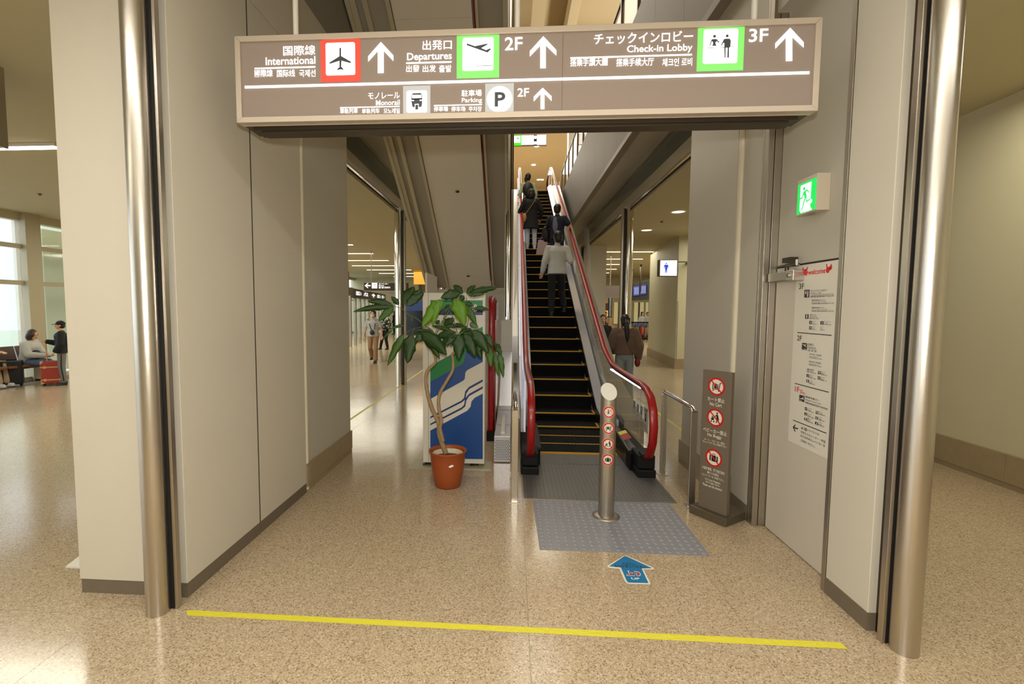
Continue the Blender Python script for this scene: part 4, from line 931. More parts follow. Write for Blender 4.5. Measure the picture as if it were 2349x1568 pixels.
for (u, v) in ((1049, 438), (1074, 632)):
    d = ray(u, v); t = (NZ0-SL*NE_Y-EYE)/(d.z-SL*d.y); p = O_+d*t
    build('sprinkler', MB().lathe([(.0, -.03), (.03, -.025), (.035, 0)], p, 14), 'steel_dark', ne)
struct('wall_escalator_end', MB().box(xl-.47, xe+.02, NE_Y+.03, NE_Y+.15, 0, NZ0+.03), 'wall_grey')
struct('trim_14', MB().box(xl-.3, xe, NE_Y-.03, NE_Y, NZ0-.05, NZ0+.02).box(xr+.05, xe, NE_Y-.012, NE_Y, 1.50, 1.515), 'trim_cream')
# slim steel post between both escalators
ps = thing('steel_post', 'slim polished steel post between the sloping soffit and the left handrail', 'column', (-.09, 8.9, 0))
build('shaft', MB().tube([(-.10, 8.95, 1.45), (-.10, 8.95, 9.9)], .052, 20), 'steel_polished', ps)
build('fin', MB().box(-.175, -.155, 8.9, 9.2, 1.6, 9.9), 'trim_cream', ps); build('fin', MB().box(-.045, -.02, 8.9, 9.2, 1.3, 9.9), 'steel_dark', ps)
# papers hanging beside the handrail
g = MB(); g.prism([(.0, 8.3, 1.66), (.05, 8.3, 2.05), (.06, 8.3, 2.6), (.03, 8.3, 2.5)], (0, .004, 0)); build('paper_strip', g, 'white_print', base=(.03, 8.3, 1.66), label='crumpled white strip hanging beside the left handrail', cat='paper strip')

# ================================================================ DISPLAY BOARD BEHIND THE PLANT
mat('board_white', (206, 200, 184), .45); mat('board_green', (0, 118, 52), .45); mat('board_blue', (0, 62, 128), .45); mat('board_navy', (14, 40, 100), .45); mat('base_plate', (176, 172, 146), .4, .3)
KB = 5.17
kp = Plane((0, KB, 0), (1, 0, 0), (0, 0, 1))
kb = thing('display_board', 'tall white framed display board with green, blue and white stepped bands behind the potted plant', 'display board', (-.66, KB+.1, 0))
k0, kz0 = kp.uv(970.5, 1060); k1, _ = kp.uv(1111, 1062); _, kz1 = kp.uv(1040, 671)
build('cabinet', BX(k0, k1, KB, KB+.20, kz0, kz1), 'board_white', kb, bevel=.004)
build('side_groove', MB().box(kp.uv(983, 800)[0]-.003, kp.uv(983, 800)[0], KB-.001, KB+.001, kz0, kz1), 'scuff', kb)
def kc(x, y): return (860+x/3.015, 620+y/3.015)
def KP(name, mt, pts, off): g = MB(); kp.px(g, [kc(*p) for p in pts], off); return build(name, g, mt, kb)
KP('print_ground', 'board_white', [(384, 205), (746, 205), (746, 1303), (384, 1298)], .003)
KP('green_band', 'board_green', [(384, 205), (746, 207), (746, 262), (384, 260)], .005); KP('blue_band', 'board_navy', [(384, 260), (746, 262), (746, 308), (384, 308)], .005)
KP('green_stripe', 'board_green', [(384, 768), (384, 660), (620, 530), (632, 505), (640, 440), (746, 388), (746, 480), (628, 560), (620, 620), (608, 645)], .005)
KP('blue_stripe', 'board_blue', [(384, 888), (384, 768), (608, 645), (622, 600), (628, 560), (746, 480), (746, 632), (640, 688), (626, 705), (622, 748), (610, 762)], .006)
for d in (0, 48): KP('thin_stripe', 'board_navy', [(384, 1010+d), (384, 1022+d), (600, 912+d), (625, 892+d), (633, 850+d), (652, 820+d), (746, 768+d), (746, 752+d), (650, 805+d), (625, 835+d), (617, 880+d), (600, 898+d)], .005)
KP('blue_field', 'board_blue', [(384, 1106), (640, 968), (662, 940), (668, 905), (690, 880), (746, 850), (746, 1303), (384, 1298)], .005)
g = MB(); text_px(kp, g, '国内線', kc(595, 0)[0], kc(708, 0)[0], kc(0, 230)[1], kc(0, 285)[1], .008, .02); build('lettering', g, 'board_white', kb)
build('base_plate', MB().prism([fl_(937, 1074), fl_(950, 1057), fl_(1128, 1060), fl_(1127, 1078)], (0, 0, .012)), 'base_plate', kb)
for u in (982, 1090):
    x = kp.uv(u, 1060)[0]; build('foot', MB().box(x-.008, x+.008, KB+.02, KB+.18, .01, kz0+.01).box(x-.06, x+.03, KB+.0, KB+.18, .012, .03), 'steel_dark', kb)
build('wing_panel', MB().box(-.995, -.975, KB+.21, 6.1, .0, 2.15), 'board_white', base=(-.985, 5.7, 0), label='white partition panel rising behind the left edge of the display board', cat='panel')
# floor plate of another board at far left
g = MB(); g.prism([fl_(151, 1302), fl_(186, 1275), fl_(215, 1280), fl_(215, 1304)], (0, 0, .012)); build('base_plate', g, 'white_paint', base=fl_(180, 1295), label='corner of a white floor plate showing left of the near pier', cat='base plate')

# ================================================================ POTTED PLANT
mat('terracotta', (150, 70, 28), .5, noise=(6, .06)); mat('liner', (206, 196, 168), .5); mat('soil', (96, 62, 30), .9, noise=(40, .3), bump=(60, 1)); mat('bark', (150, 124, 88), .8, noise=(30, .25), bump=(50, .8))
def leafm(name, rgb):
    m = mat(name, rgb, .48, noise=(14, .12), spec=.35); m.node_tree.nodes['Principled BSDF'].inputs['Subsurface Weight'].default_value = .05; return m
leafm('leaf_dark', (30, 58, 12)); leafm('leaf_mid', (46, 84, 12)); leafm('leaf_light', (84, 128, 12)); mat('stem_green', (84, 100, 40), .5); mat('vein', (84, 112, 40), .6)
PX, PY = -.635, 4.62
pp = thing('potted_plant', 'umbrella tree with large drooping leaves in a terracotta coloured pot', 'plant', (PX, PY, 0))
pot = build('pot', MB().lathe([(.0, .0), (.118, .0), (.128, .01), (.150, .12), (.168, .25), (.174, .33), (.186, .345), (.190, .356), (.184, .362), (.172, .352), (.166, .33), (.16, .28)], (PX, PY, 0), 48), 'terracotta', pp)
a = 1.15*PI*1.0
g = MB(); pc = Plane((PX+.055, PY-.166, .25), (1, .33, 0), (0, 0, 1)); pc.poly(g, [(-.02+.022*math.cos(t)+.004*math.cos(3*t)+.02, .013*math.sin(t)+.004*math.cos(t)) for t in [2*PI*i/18 for i in range(18)]], .006); build('sticker', g, 'white_print', pot)
build('liner', MB().lathe([(.150, .27), (.153, .325), (.146, .332), (.138, .325), (.134, .28)], (PX, PY, 0), 40), 'liner', pp)
build('soil', MB().lathe([(.0, .305), (.06, .30), (.137, .285)], (PX, PY, 0), 24), 'soil', pp)
SPn = Plane((0, PY, 0), (1, 0, 0), (0, 0, 1))
def LP(u, v, dy=0): return aty(u, v, PY+dy)
def l4(x, y): return (860+x/3.015, 620+y/3.015)
def l6(x, y): return (860+x/6.534, 640+y/6.534)
def stem(pts, r0, r1, mt, name, dy=0):
    P = [LP(*p, dy) for p in pts]; Q = []
    for i in range(len(P)-1):      # catmull-rom
        a, b, c, d = P[max(i-1, 0)], P[i], P[i+1], P[min(i+2, len(P)-1)]
        for t in (0, .25, .5, .75): Q.append(.5*((2*b)+(c-a)*t+(2*a-5*b+4*c-d)*t*t+(3*b-a-3*c+d)*t**3))
    Q.append(P[-1]); n = len(Q)
    R_ = [r0+(r1-r0)*i/(n-1)+(random.uniform(-.0012, .0012) if r0 > .01 else 0) for i in range(n)]
    return build(name, MB().tube(Q, R_, 10), mt, pp)
stem([l4(492, 1262), l4(470, 1210), l4(445, 1130), l4(440, 1050), l4(398, 960), l4(368, 860), l4(352, 760), l4(365, 690), l4(415, 640), l4(420, 600), l4(405, 570)], .026, .012, 'bark', 'trunk')
stem([l4(470, 1180), l4(450, 1090), l4(460, 1040), l4(440, 930), l4(450, 850), l4(500, 760), l4(538, 690), l4(540, 620), l4(535, 580), l4(560, 560)], .020, .012, 'bark', 'trunk', -.02)
def leaf(b, t, wd, mt, dy0=0., dy1=0., droop=.0, fold=.25, wav=1.0):
    """lanceolate leaf with a raised midrib: base and tip in the photograph, depth offsets"""
    A = LP(*b, dy0); B = LP(*t, dy1); L = B-A; ln = L.length; wd_ = wd/1100*PY
    view = V((0, -1, 0)); side = L.cross(view); side = side.normalized() if side.length > 1e-5 else V((1, 0, 0)); up = side.cross(L).normalized()
    n = 12; vs = []; fs = []; f0 = fold
    for i in range(n+1):
        s = i/n; w_ = wd_/2*max(.03, math.sin(PI*min(1, s**.85*1.0))**.75)*(1.0-.15*math.cos(3*PI*s)*wav*.3) if 0 < i < n else (.003 if i == 0 else .0005)
        c = A+L*s+up*(math.sin(PI*s)*ln*droop)+V((0, 0, 1))*(math.sin(PI*s)*ln*.05)
        rp = math.sin(s*19+ln*31)*.006*wav; w_ *= 1+.10*math.sin(s*23+ln*47); fold = f0+.25*math.sin(s*5+ln*13)
        vs += [c+side*w_+up*(-w_*fold+rp), c+side*w_*.5+up*(-w_*fold*.3), c, c-side*w_*.5+up*(-w_*fold*.3), c-side*w_+up*(-w_*fold-rp)]
    for i in range(n):
        for k in range(4): fs.append((i*5+k, i*5+k+1, (i+1)*5+k+1, (i+1)*5+k))
    g = MB(); g.add(vs, fs, True); o = build('leaf', g, mt, pp)
    sd = o.modifiers.new('s', 'SOLIDIFY'); sd.thickness = .0012; sd.offset = 0
    g = MB(); g.tube([A-up*.001]+[vs[i*5+2]+V((0, -.0012, 0))*(1 if dy0 <= .2 else 1) for i in range(1, n)], [.0022]*3+[.0012]*(n-3), 5); build('midrib', g, 'vein', o)
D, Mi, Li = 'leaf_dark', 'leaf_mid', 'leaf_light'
leaves = [  # coordinates in the 6.534x crop
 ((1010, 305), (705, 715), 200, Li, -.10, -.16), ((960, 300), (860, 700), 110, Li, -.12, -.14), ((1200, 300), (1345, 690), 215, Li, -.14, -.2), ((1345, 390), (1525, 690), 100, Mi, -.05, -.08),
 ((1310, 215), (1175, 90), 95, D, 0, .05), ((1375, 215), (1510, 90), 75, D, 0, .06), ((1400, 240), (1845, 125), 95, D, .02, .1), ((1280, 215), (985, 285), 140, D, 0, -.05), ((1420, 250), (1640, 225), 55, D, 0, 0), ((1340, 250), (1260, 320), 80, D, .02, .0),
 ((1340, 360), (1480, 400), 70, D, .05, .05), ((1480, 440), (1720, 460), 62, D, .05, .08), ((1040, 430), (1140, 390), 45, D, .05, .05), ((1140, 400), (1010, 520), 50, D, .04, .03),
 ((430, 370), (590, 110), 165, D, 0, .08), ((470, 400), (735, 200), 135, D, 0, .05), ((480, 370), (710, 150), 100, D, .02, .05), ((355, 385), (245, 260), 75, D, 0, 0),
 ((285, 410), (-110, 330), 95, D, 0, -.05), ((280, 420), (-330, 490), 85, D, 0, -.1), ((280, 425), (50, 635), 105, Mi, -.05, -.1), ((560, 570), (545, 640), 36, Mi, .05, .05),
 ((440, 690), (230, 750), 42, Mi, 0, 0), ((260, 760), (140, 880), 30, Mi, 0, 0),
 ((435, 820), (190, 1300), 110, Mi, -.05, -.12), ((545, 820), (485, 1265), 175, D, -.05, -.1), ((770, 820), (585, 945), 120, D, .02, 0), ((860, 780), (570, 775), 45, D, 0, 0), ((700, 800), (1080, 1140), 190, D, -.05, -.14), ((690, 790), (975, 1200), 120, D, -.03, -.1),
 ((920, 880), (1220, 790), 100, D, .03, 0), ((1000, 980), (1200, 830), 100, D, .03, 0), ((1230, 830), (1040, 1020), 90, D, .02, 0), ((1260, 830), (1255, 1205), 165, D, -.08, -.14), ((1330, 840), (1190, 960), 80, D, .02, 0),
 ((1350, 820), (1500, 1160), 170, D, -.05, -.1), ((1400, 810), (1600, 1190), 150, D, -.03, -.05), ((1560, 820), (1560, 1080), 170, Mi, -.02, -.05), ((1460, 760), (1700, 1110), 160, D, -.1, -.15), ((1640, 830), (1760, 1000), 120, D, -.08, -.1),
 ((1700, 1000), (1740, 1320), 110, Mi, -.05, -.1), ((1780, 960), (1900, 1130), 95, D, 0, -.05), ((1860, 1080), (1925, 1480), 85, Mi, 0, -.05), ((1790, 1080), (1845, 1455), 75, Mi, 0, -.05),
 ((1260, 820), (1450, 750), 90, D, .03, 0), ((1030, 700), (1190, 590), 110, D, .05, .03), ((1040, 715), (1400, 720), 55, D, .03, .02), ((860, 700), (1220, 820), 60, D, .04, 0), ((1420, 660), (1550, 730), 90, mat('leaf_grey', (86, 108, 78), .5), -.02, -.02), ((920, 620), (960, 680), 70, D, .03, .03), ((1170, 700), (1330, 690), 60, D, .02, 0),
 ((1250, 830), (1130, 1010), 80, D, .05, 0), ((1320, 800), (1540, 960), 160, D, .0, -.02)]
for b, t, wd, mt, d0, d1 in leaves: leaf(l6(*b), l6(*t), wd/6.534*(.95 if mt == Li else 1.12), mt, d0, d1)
for pts in ([(890, 900), (890, 830), (1000, 640), (1100, 500), (1140, 380)], [(900, 850), (1000, 680), (1060, 500), (1200, 310)], [(890, 900), (880, 790), (780, 720), (590, 740), (480, 800)], [(880, 800), (640, 600), (520, 540), (380, 430), (290, 415)],
            [(1240, 820), (1180, 600), (1140, 500)], [(1250, 820), (1360, 750), (1400, 580), (1370, 260)], [(1180, 1060), (1230, 900), (1250, 820)], [(870, 1100), (900, 960), (890, 880)], [(1300, 740), (1290, 690)], [(1250, 830), (1450, 770), (1640, 830)], [(1000, 700), (1100, 480), (1200, 330), (1340, 240)], [(560, 820), (590, 730)], [(430, 430), (470, 340), (580, 140)]):
    stem([l6(*p) for p in pts], .0045, .0028, 'stem_green', 'stalk', .02)

# ================================================================ BOLLARD, MAT, TAPES, ARROW
bo = thing('bollard', 'steel bollard with slanted white top and four round no signs before the steps', 'bollard', (.80, 4.02, 0))
BR = .0655; BXc, BYc = .80, 4.02
zt = aty(1400, 918, BYc-BR).z; zk = aty(1400, 878, BYc+BR).z
n = 40; vs = []; fs = []
def btop(x, y): return zt + (zk-zt)*((y-(BYc-BR))/(2*BR))
for k in range(n): a = 2*PI*k/n; x, y = BXc+BR*math.cos(a), BYc+BR*math.sin(a); vs += [(x, y, .012), (x, y, btop(x, y))]
for k in range(n): fs.append((2*k, 2*((k+1) % n), 2*((k+1) % n)+1, 2*k+1))
g = MB(); g.add(vs, fs, True); build('shaft', g, 'steel_frame', bo)
g = MB(); g.add([(BXc+BR*math.cos(2*PI*k/n), BYc+BR*math.sin(2*PI*k/n), btop(BXc+BR*math.cos(2*PI*k/n), BYc+BR*math.sin(2*PI*k/n))+.001) for k in range(n)], [tuple(range(n))]); build('slanted_cap', g, mat('cap_rim', (226, 218, 200), .4), bo)
g = MB(); g.add([(BXc+BR*.9*math.cos(2*PI*k/n), BYc+BR*.9*math.sin(2*PI*k/n), btop(BXc+BR*.9*math.cos(2*PI*k/n), BYc+BR*.9*math.sin(2*PI*k/n))+.002) for k in range(n)], [tuple(range(n))]); build('cap_face', g, mat('cap_face', (216, 212, 200), .5), bo)
build('flange', MB().lathe([(.0, .012), (.075, .016), (.082, .012), (.112, .010), (.114, .003), (.114, 0)], (BXc, BYc, 0), 40), 'steel_frame', bo)
class Cyl(Plane):     # prints wrapped round the shaft
    def pt(s, a, b, off=0): t = -PI/2 + a/BR + s.t0; r = BR+off; return V((BXc+r*math.cos(t), BYc+r*math.sin(t), b))
cy = Cyl((BXc, BYc, 0), (1, 0, 0), (0, 0, 1)); cy.t0 = -.0
def fine_disc(pl, mt, a, b, r, off, par, name):
    g = MB(); n_ = 28; R_ = 5; vs = [pl.pt(a, b, off)]; fs = []
    for j in range(1, R_+1): vs += [pl.pt(a+r*j/R_*math.cos(2*PI*i/n_), b+r*j/R_*math.sin(2*PI*i/n_), off) for i in range(n_)]
    for i in range(n_):
        fs.append((0, 1+i, 1+(i+1) % n_))
        for j in range(R_-1): fs.append((1+j*n_+i, 1+(j+1)*n_+i, 1+(j+1)*n_+(i+1) % n_, 1+j*n_+(i+1) % n_))
    g.add(vs, fs); build(name, g, mt, par)
for (v, kd) in ((945, 'child'), (982, 'cart'), (1018, 'buggy'), (1054, 'case')):
    b = aty(1402, v, BYc-BR).z; aa = -.008
    fine_disc(cy, 'sign_cream', aa, b, .045, .0008, bo, 'disc')
    h = thing  # symbol parts sit on the shaft
    no_sign(cy, bo, aa, b, .045, kd, off=.0014, rim=True)
mt_ = thing('tactile_mat', 'blue grey studded warning mat on the floor around the bollard', 'floor mat', (.81, 3.88, 0))
mq = [fl_(1222, 1146), fl_(1534, 1153), fl_(1630, 1275), fl_(1238, 1260)]
build('sheet', MB().prism([(p.x, p.y, .003) for p in reversed(mq)], (0, 0, -.0028)), 'mat_blue', mt_)
g = MB()
for i in range(20):
    for j in range(15):
        x = .235+i*.0605; y = 3.435+j*.0605
        if (x-BXc)**2+(y-BYc)**2 > .125**2: g.lathe([(.017, 0), (.013, .0035), (.006, .005), (0.0005, .0052)], (x, y, .003), 10)
build('stud', g, 'dome_blue', mt_, kind='stuff')
g = MB()
for i in range(90):
    x = random.uniform(-1.6, 1.8); y = random.uniform(2.6, 4.9); a = random.uniform(0, PI); l = random.uniform(.008, .05); w_ = random.uniform(.001, .0025)
    z = .0034 if (.2 < x < 1.42 and 3.4 < y < 4.35) else (.0052 if (.11 < x < 1.5 and y > 4.34) else .0004)
    dx, dy = math.cos(a)*l/2, math.sin(a)*l/2; nx, ny_ = -math.sin(a)*w_, math.cos(a)*w_
    g.add([(x-dx, y-dy, z), (x+nx, y+ny_, z), (x+dx, y+dy, z), (x-nx, y-ny_, z)], [(0, 1, 2, 3)])
build('scuff_marks', g, 'scuff', floor, kind='stuff')
# yellow tapes
tp = [fl_(424, 1409), fl_(430, 1399), fl_(1928, 1474), fl_(1946, 1488), fl_(440, 1412)]
g = MB(); top = []; bot = []
n = 40
for i in range(n+1):
    s = i/n; p = fl_(428, 1399)*(1-s)+fl_(1927, 1473)*s; q_ = fl_(430, 1411.5)*(1-s)+fl_(1946, 1488.5)*s
    top.append((p.x, p.y+random.uniform(-.0015, .0015), .0012)); bot.append((q_.x, q_.y+random.uniform(-.0015, .0015), .0012))
g.add(top+bot, [(i, n+1+i, n+2+i, i+1) for i in range(n)])
build('yellow_floor_tape', g, 'yellow_tape', base=((top[0][0]+top[-1][0])/2, 2.52, 0), label='long bright yellow tape stuck across the floor in front of the passage', cat='floor tape')
for (a, b, nm) in (((-2.55, 5.75), (-2.55, 16.5), 'thin yellow tape running back along the floor beside the left steel column'), ((2.47, 5.6), (2.47, 16.5), 'thin yellow tape running back along the floor right of the escalator')):
    g = MB().box(a[0]-.022, a[0]+.022, a[1], b[1], .0005, .0012); build('yellow_floor_tape', g, 'tape_far', base=(a[0], 8, 0), label=nm, cat='floor tape')
def c9(x, y): return (1370+x/15.66, 1260+y/15.66)
FP = Plane((0, 0, .001), (1, 0, 0), (0, 1, 0))
ar = thing('floor_arrow', 'blue up arrow sticker with white border on the terrazzo in front of the mat', 'floor sticker', fl_(1450, 1308))
g = MB(); FP.px(g, [c9(*p) for p in ((960, 222), (1060, 215), (2025, 650), (2045, 690), (1990, 715), (1660, 712), (1915, 1200), (1895, 1240), (1840, 1252), (1110, 1222), (1040, 1190), (985, 1120), (795, 690), (430, 655), (370, 620), (362, 580))], .0002); build('white_border', g, mat('arrow_white', (220, 214, 196), .5), ar)
g = MB(); FP.px(g, [c9(*p) for p in ((965, 242), (1050, 242), (1980, 672), (1595, 675), (1840, 1205), (1120, 1185), (1060, 1130), (850, 645), (425, 600))], .0008); build('blue_field', g, mat('arrow_blue', (0, 110, 160), .45), ar)
def FT(s, x0, x1, yt, yb, mt, name, bold=.03, grow=0, off=.0014):
    g = MB(); A, B = FP.uv(*c9(x0, yb)), FP.uv(*c9(x1, yb)); C_ = FP.uv(*c9((x0+x1)/2, yt)); put_text(FP, g, s, A[0]-grow, min(A[1], B[1])-grow, B[0]+grow, C_[1]+grow, off, bold); build(name, g, mt, ar)
FT('上り', 1070, 1580, 775, 940, 'arrow_white', 'lettering_halo', .07, .002, .0012); FT('上り', 1085, 1560, 790, 930, mat('arrow_red', (170, 30, 36), .5), 'red_lettering', .03, 0, .0016)
FT('UP', 1240, 1535, 1010, 1078, 'arrow_white', 'lettering', .03)
FT('てすりに', 915, 1380, 480, 550, 'ink', 'small_print', .02); FT('おつかまりください', 640, 1750, 560, 640, 'ink', 'small_print', .02)
print('arrow x', FP.uv(*c9(1085, 930)), FP.uv(*c9(1560, 930)))

# ================================================================ HAND RAILS BESIDE THE ESCALATOR
def rail(name, label, x, y0, y1, zt_, slant=0):
    t = thing(name, label, 'hand rail', (x, (y0+y1)/2, 0))
    build('top_pipe', MB().tube([(x, y0-.03, zt_-.035), (x, y0-.005, zt_-.008), (x, y0+.03, zt_)]+[(x, y0+(y1-y0)*s, zt_) for s in (.3, .6, .9)]+[(x, y1-.01, zt_-.003), (x, y1+.02, zt_-.03)], .024, 18), 'chrome', t)
    for y in (y0-.02, y1): build('post', MB().box(x-.030, x+.030, y-.008, y+.008, 0, zt_-.02), 'steel_brushed', t, bevel=.004)
    build('floor_plate', MB().box(x-.05, x+.05, y0-.07, y0+.03, 0, .006).box(x-.05, x+.05, y1-.05, y1+.05, 0, .006), 'steel_brushed', t)
    build('glass_pane', MB().box(x-.004, x+.004, y0+.02, y1-.02, .06, zt_-.03), 'glass', t)
rail('hand_rail', 'short chrome hand rail with steel end post just left of the left newel', .025, 4.30, 5.0, .875)
rail('hand_rail', 'short chrome hand rail between the right newel and the taupe standing sign', 1.60, 4.31, 5.12, .885)
# ================================================================ PEOPLE
mat('skin', (202, 152, 116), .5); mat('hair_black', (20, 16, 14), .45); mat('hair_brown', (54, 34, 22), .45); mat('eye_dark', (24, 18, 16), .3); mat('lip', (160, 84, 76), .5)
def cloth(name, rgb, **k): return mat(name, rgb, .85, bump=k.pop('bump', (60, .25)), noise=(12, .12), **k)
cloth('c_white', (184, 183, 176)); cloth('c_black', (18, 18, 20)); cloth('c_navy', (20, 26, 48)); cloth('c_greycloth', (104, 108, 122)); cloth('c_jeans', (128, 138, 144)); cloth('c_pale', (190, 192, 200))
cloth('c_brown', (104, 82, 70), bump=(90, 1.0)); cloth('c_beige', (176, 152, 118)); cloth('c_tan', (150, 118, 84)); cloth('c_blue', (92, 108, 140)); cloth('c_grey', (116, 112, 106)); cloth('c_olive', (168, 176, 140)); cloth('c_charcoal', (40, 38, 36))
cloth('c_red', (190, 20, 24)); mat('shoe_dark', (26, 24, 24), .5); mat('shoe_white', (214, 210, 200), .5); mat('bag_black', (14, 14, 16), .5); mat('bag_tan', (176, 130, 66), .5)
def stripe_mat(name, a, b, scale):
    m = mat(name, a, .85); nt = m.node_tree; bs = nt.nodes['Principled BSDF']; tc = nt.nodes.new('ShaderNodeTexCoord'); wv = nt.nodes.new('ShaderNodeTexWave'); wv.bands_direction = 'Z'; wv.inputs['Scale'].default_value = scale
    rp = nt.nodes.new('ShaderNodeValToRGB'); rp.color_ramp.interpolation = 'CONSTANT'; rp.color_ramp.elements[0].color = lin(a); rp.color_ramp.elements[1].position = .72; rp.color_ramp.elements[1].color = lin(b)
    nt.links.new(tc.outputs['Object'], wv.inputs[0]); nt.links.new(wv.outputs['Fac'], rp.inputs[0]); nt.links.new(rp.outputs[0], bs.inputs['Base Color'])
stripe_mat('c_stripe', (206, 206, 200), (84, 92, 104), 12)
def patt_mat(name):
    m = mat(name, (200, 200, 190), .85); nt = m.node_tree; bs = nt.nodes['Principled BSDF']; tc = nt.nodes.new('ShaderNodeTexCoord'); n = nt.nodes.new('ShaderNodeTexNoise'); n.inputs['Scale'].default_value = 16
    rp = nt.nodes.new('ShaderNodeValToRGB'); rp.color_ramp.interpolation = 'CONSTANT'; e = rp.color_ramp.elements; e[0].color = lin((30, 36, 34)); e[1].position = .5; e[1].color = lin((120, 140, 120)); k = e.new(.56); k.color = lin((206, 208, 196))
    nt.links.new(tc.outputs['Object'], n.inputs['Vector']); nt.links.new(n.outputs['Fac'], rp.inputs[0]); nt.links.new(rp.outputs[0], bs.inputs['Base Color'])
patt_mat('c_pattern')

def cone(mb, p, q, r0, r1, flat=None):
    p, q = V(p), V(q); mb.tube([p, q], [r0, r1], 12); mb.ell(p, (r0,)*3, 12, 8); mb.ell(q, (r1,)*3, 12, 8)
def remesh(mb, vox, smooth=2):
    me = bpy.data.meshes.new('tmp'); me.from_pydata(mb.v, [], mb.f); me.update()
    bm = bmesh.new(); bm.from_mesh(me); bmesh.ops.recalc_face_normals(bm, faces=bm.faces); bm.to_mesh(me); bm.free()
    o = bpy.data.objects.new('tmp', me); COL.objects.link(o)
    r = o.modifiers.new('r', 'REMESH'); r.mode = 'VOXEL'; r.voxel_size = vox; r.use_smooth_shade = True
    if smooth: s = o.modifiers.new('s', 'SMOOTH'); s.factor = .5; s.iterations = smooth
    bpy.context.view_layer.update(); dg = bpy.context.evaluated_depsgraph_get()
    out = bpy.data.meshes.new_from_object(o.evaluated_get(dg)); bpy.data.objects.remove(o); bpy.data.meshes.remove(me)
    return out
def mesh_part(name, me, mt, parent, mtx):
    me.transform(mtx); me.name = name; me.materials.clear(); me.materials.append(M[mt])
    o = bpy.data.objects.new(name, me); COL.objects.link(o); o.parent = parent; OFF[o.name] = OFF[parent.name]; return o
DEF = dict(kneeL=(-.10, .02, .49), ankL=(-.105, -.02, .085), kneeR=(.10, .02, .49), ankR=(.105, -.02, .085),
           elbL=(-.245, -.03, 1.10), wriL=(-.255, .05, .87), elbR=(.245, -.03, 1.10), wriR=(.255, .05, .87))
def person(label, pos, rot, h, J=None, top='c_white', sleeve='long', bottom='c_black', shoes='shoe_dark', hair='short', hairm='hair_black', drop=0., lean=0., turn=0., hem=.86, slim=1.0, coat=0, mask=False, vox=.009, loose=0., legs=None, face=True, extras=None, skirt=0):
    J = {**DEF, **(J or {})}; J = {k: V(v) for k, v in J.items()}
    root = thing('person', label, 'person', pos)
    mtx = Matrix.Rotation(math.radians(rot), 4, 'Z') @ Matrix.Scale(h/1.70, 4)
    piv = V((0, 0, .92-drop)); LR = Matrix.Rotation(-math.radians(lean), 3, 'X')
    def U(p): p = V(p); p = V((p.x*slim, p.y*slim, p.z-drop)); return piv + LR @ (p-piv)     # upper body points
    TR = Matrix.Rotation(math.radians(turn), 3, 'Z')
    hc = V((0, .02, 1.585))
    def Hd(p): return U(hc + TR @ (V(p)-hc))
    hips = {s: V(((-1 if s == 'L' else 1)*.088*slim, 0, .90-drop)) for s in 'LR'}
    sh = {s: U(((-1 if s == 'L' else 1)*.175, -.005, 1.365)) for s in 'LR'}
    e3 = LR
    def torso(mb, k=0.):
        mb.ell(U((0, 0, .93)), ((.158+k)*slim, (.115+k)*slim, .12+k), rot=e3); mb.ell(U((0, .005, 1.07)), ((.135+k)*slim, (.100+k)*slim, .14+k), rot=e3)
        mb.ell(U((0, .0, 1.22)), ((.155+k)*slim, (.112+k)*slim, .15+k), rot=e3); mb.ell(U((0, -.005, 1.31)), ((.165+k)*slim, (.10+k)*slim, .10+k), rot=e3)
        cone(mb, U((-.14, -.005, 1.36)), U((.14, -.005, 1.36)), .055+k, .055+k)
    body = MB(); torso(body)
    cone(body, U((0, -.01, 1.38)), U((0, .0, 1.50)), .058, .052)
    body.ell(U((hc.x, hc.y-.005, 1.605)), (.074, .090, .098), 16, 12, rot=e3)
    body.ell(Hd((0, .035, 1.555)), (.058, .070, .078), 16, 12, rot=e3)
    cone(body, Hd((0, .098, 1.595)), Hd((0, .118, 1.565)), .010, .014)
    for s in (-1, 1): body.ell(Hd((s*.076, .01, 1.585)), (.012, .022, .032), 8, 8, rot=e3)
    for s in 'LR':
        kn, an = J['knee'+s], J['ank'+s]; cone(body, hips[s], kn, .082*slim, .055*slim); cone(body, kn, an, .053*slim, .036*slim)
        fw = V((0, 1, 0))
        cone(body, an+V((0, -.02, -.035)), an+fw*.13+V((0, 0, -.052)), .036, .028)
        el, wr = U(J['elb'+s]), U(J['wri'+s]); cone(body, sh[s], el, .047*slim, .038*slim); cone(body, el, wr, .036*slim, .026)
        d = (wr-el).normalized(); ax = d.cross(V((1, 0, 0)) if abs(d.x) < .8 else V((0, 1, 0))).normalized(); sd = d.cross(ax).normalized()
        for o_ in (-.016, 0, .016): cone(body, wr+sd*o_*.7, wr+d*.075+sd*o_*1.1, .015, .014)
        curl = ax*(1 if ax.y > 0 else -1)
        for i, o_ in enumerate((-.027, -.009, .009, .027)):
            L = (.058, .072, .075, .062)[i]; a = wr+d*.085+sd*o_; b = a+d*L*.55+curl*.010; c = b+d*L*.35+curl*.024
            cone(body, a, b, .0092, .0085); cone(body, b, c, .0085, .0078)
        ts = wr+d*.02+sd*.028; cone(body, ts, ts+d*.035+sd*.022+curl*.01, .011, .010); cone(body, ts+d*.035+sd*.022+curl*.01, ts+d*.066+sd*.024+curl*.022, .010, .008)
    bo_ = mesh_part('body', remesh(body, vox, 1), 'skin', root, mtx)
    # clothes
    g = MB(); k = .012+loose
    ring = [(hem, .168, .70), (hem+.10, .160, .70), (1.10, .152, .70), (1.22, .168, .68), (1.31, .182, .62), (1.37, .165, .60), (1.405, .11, .62), (1.425, .066, .9)]
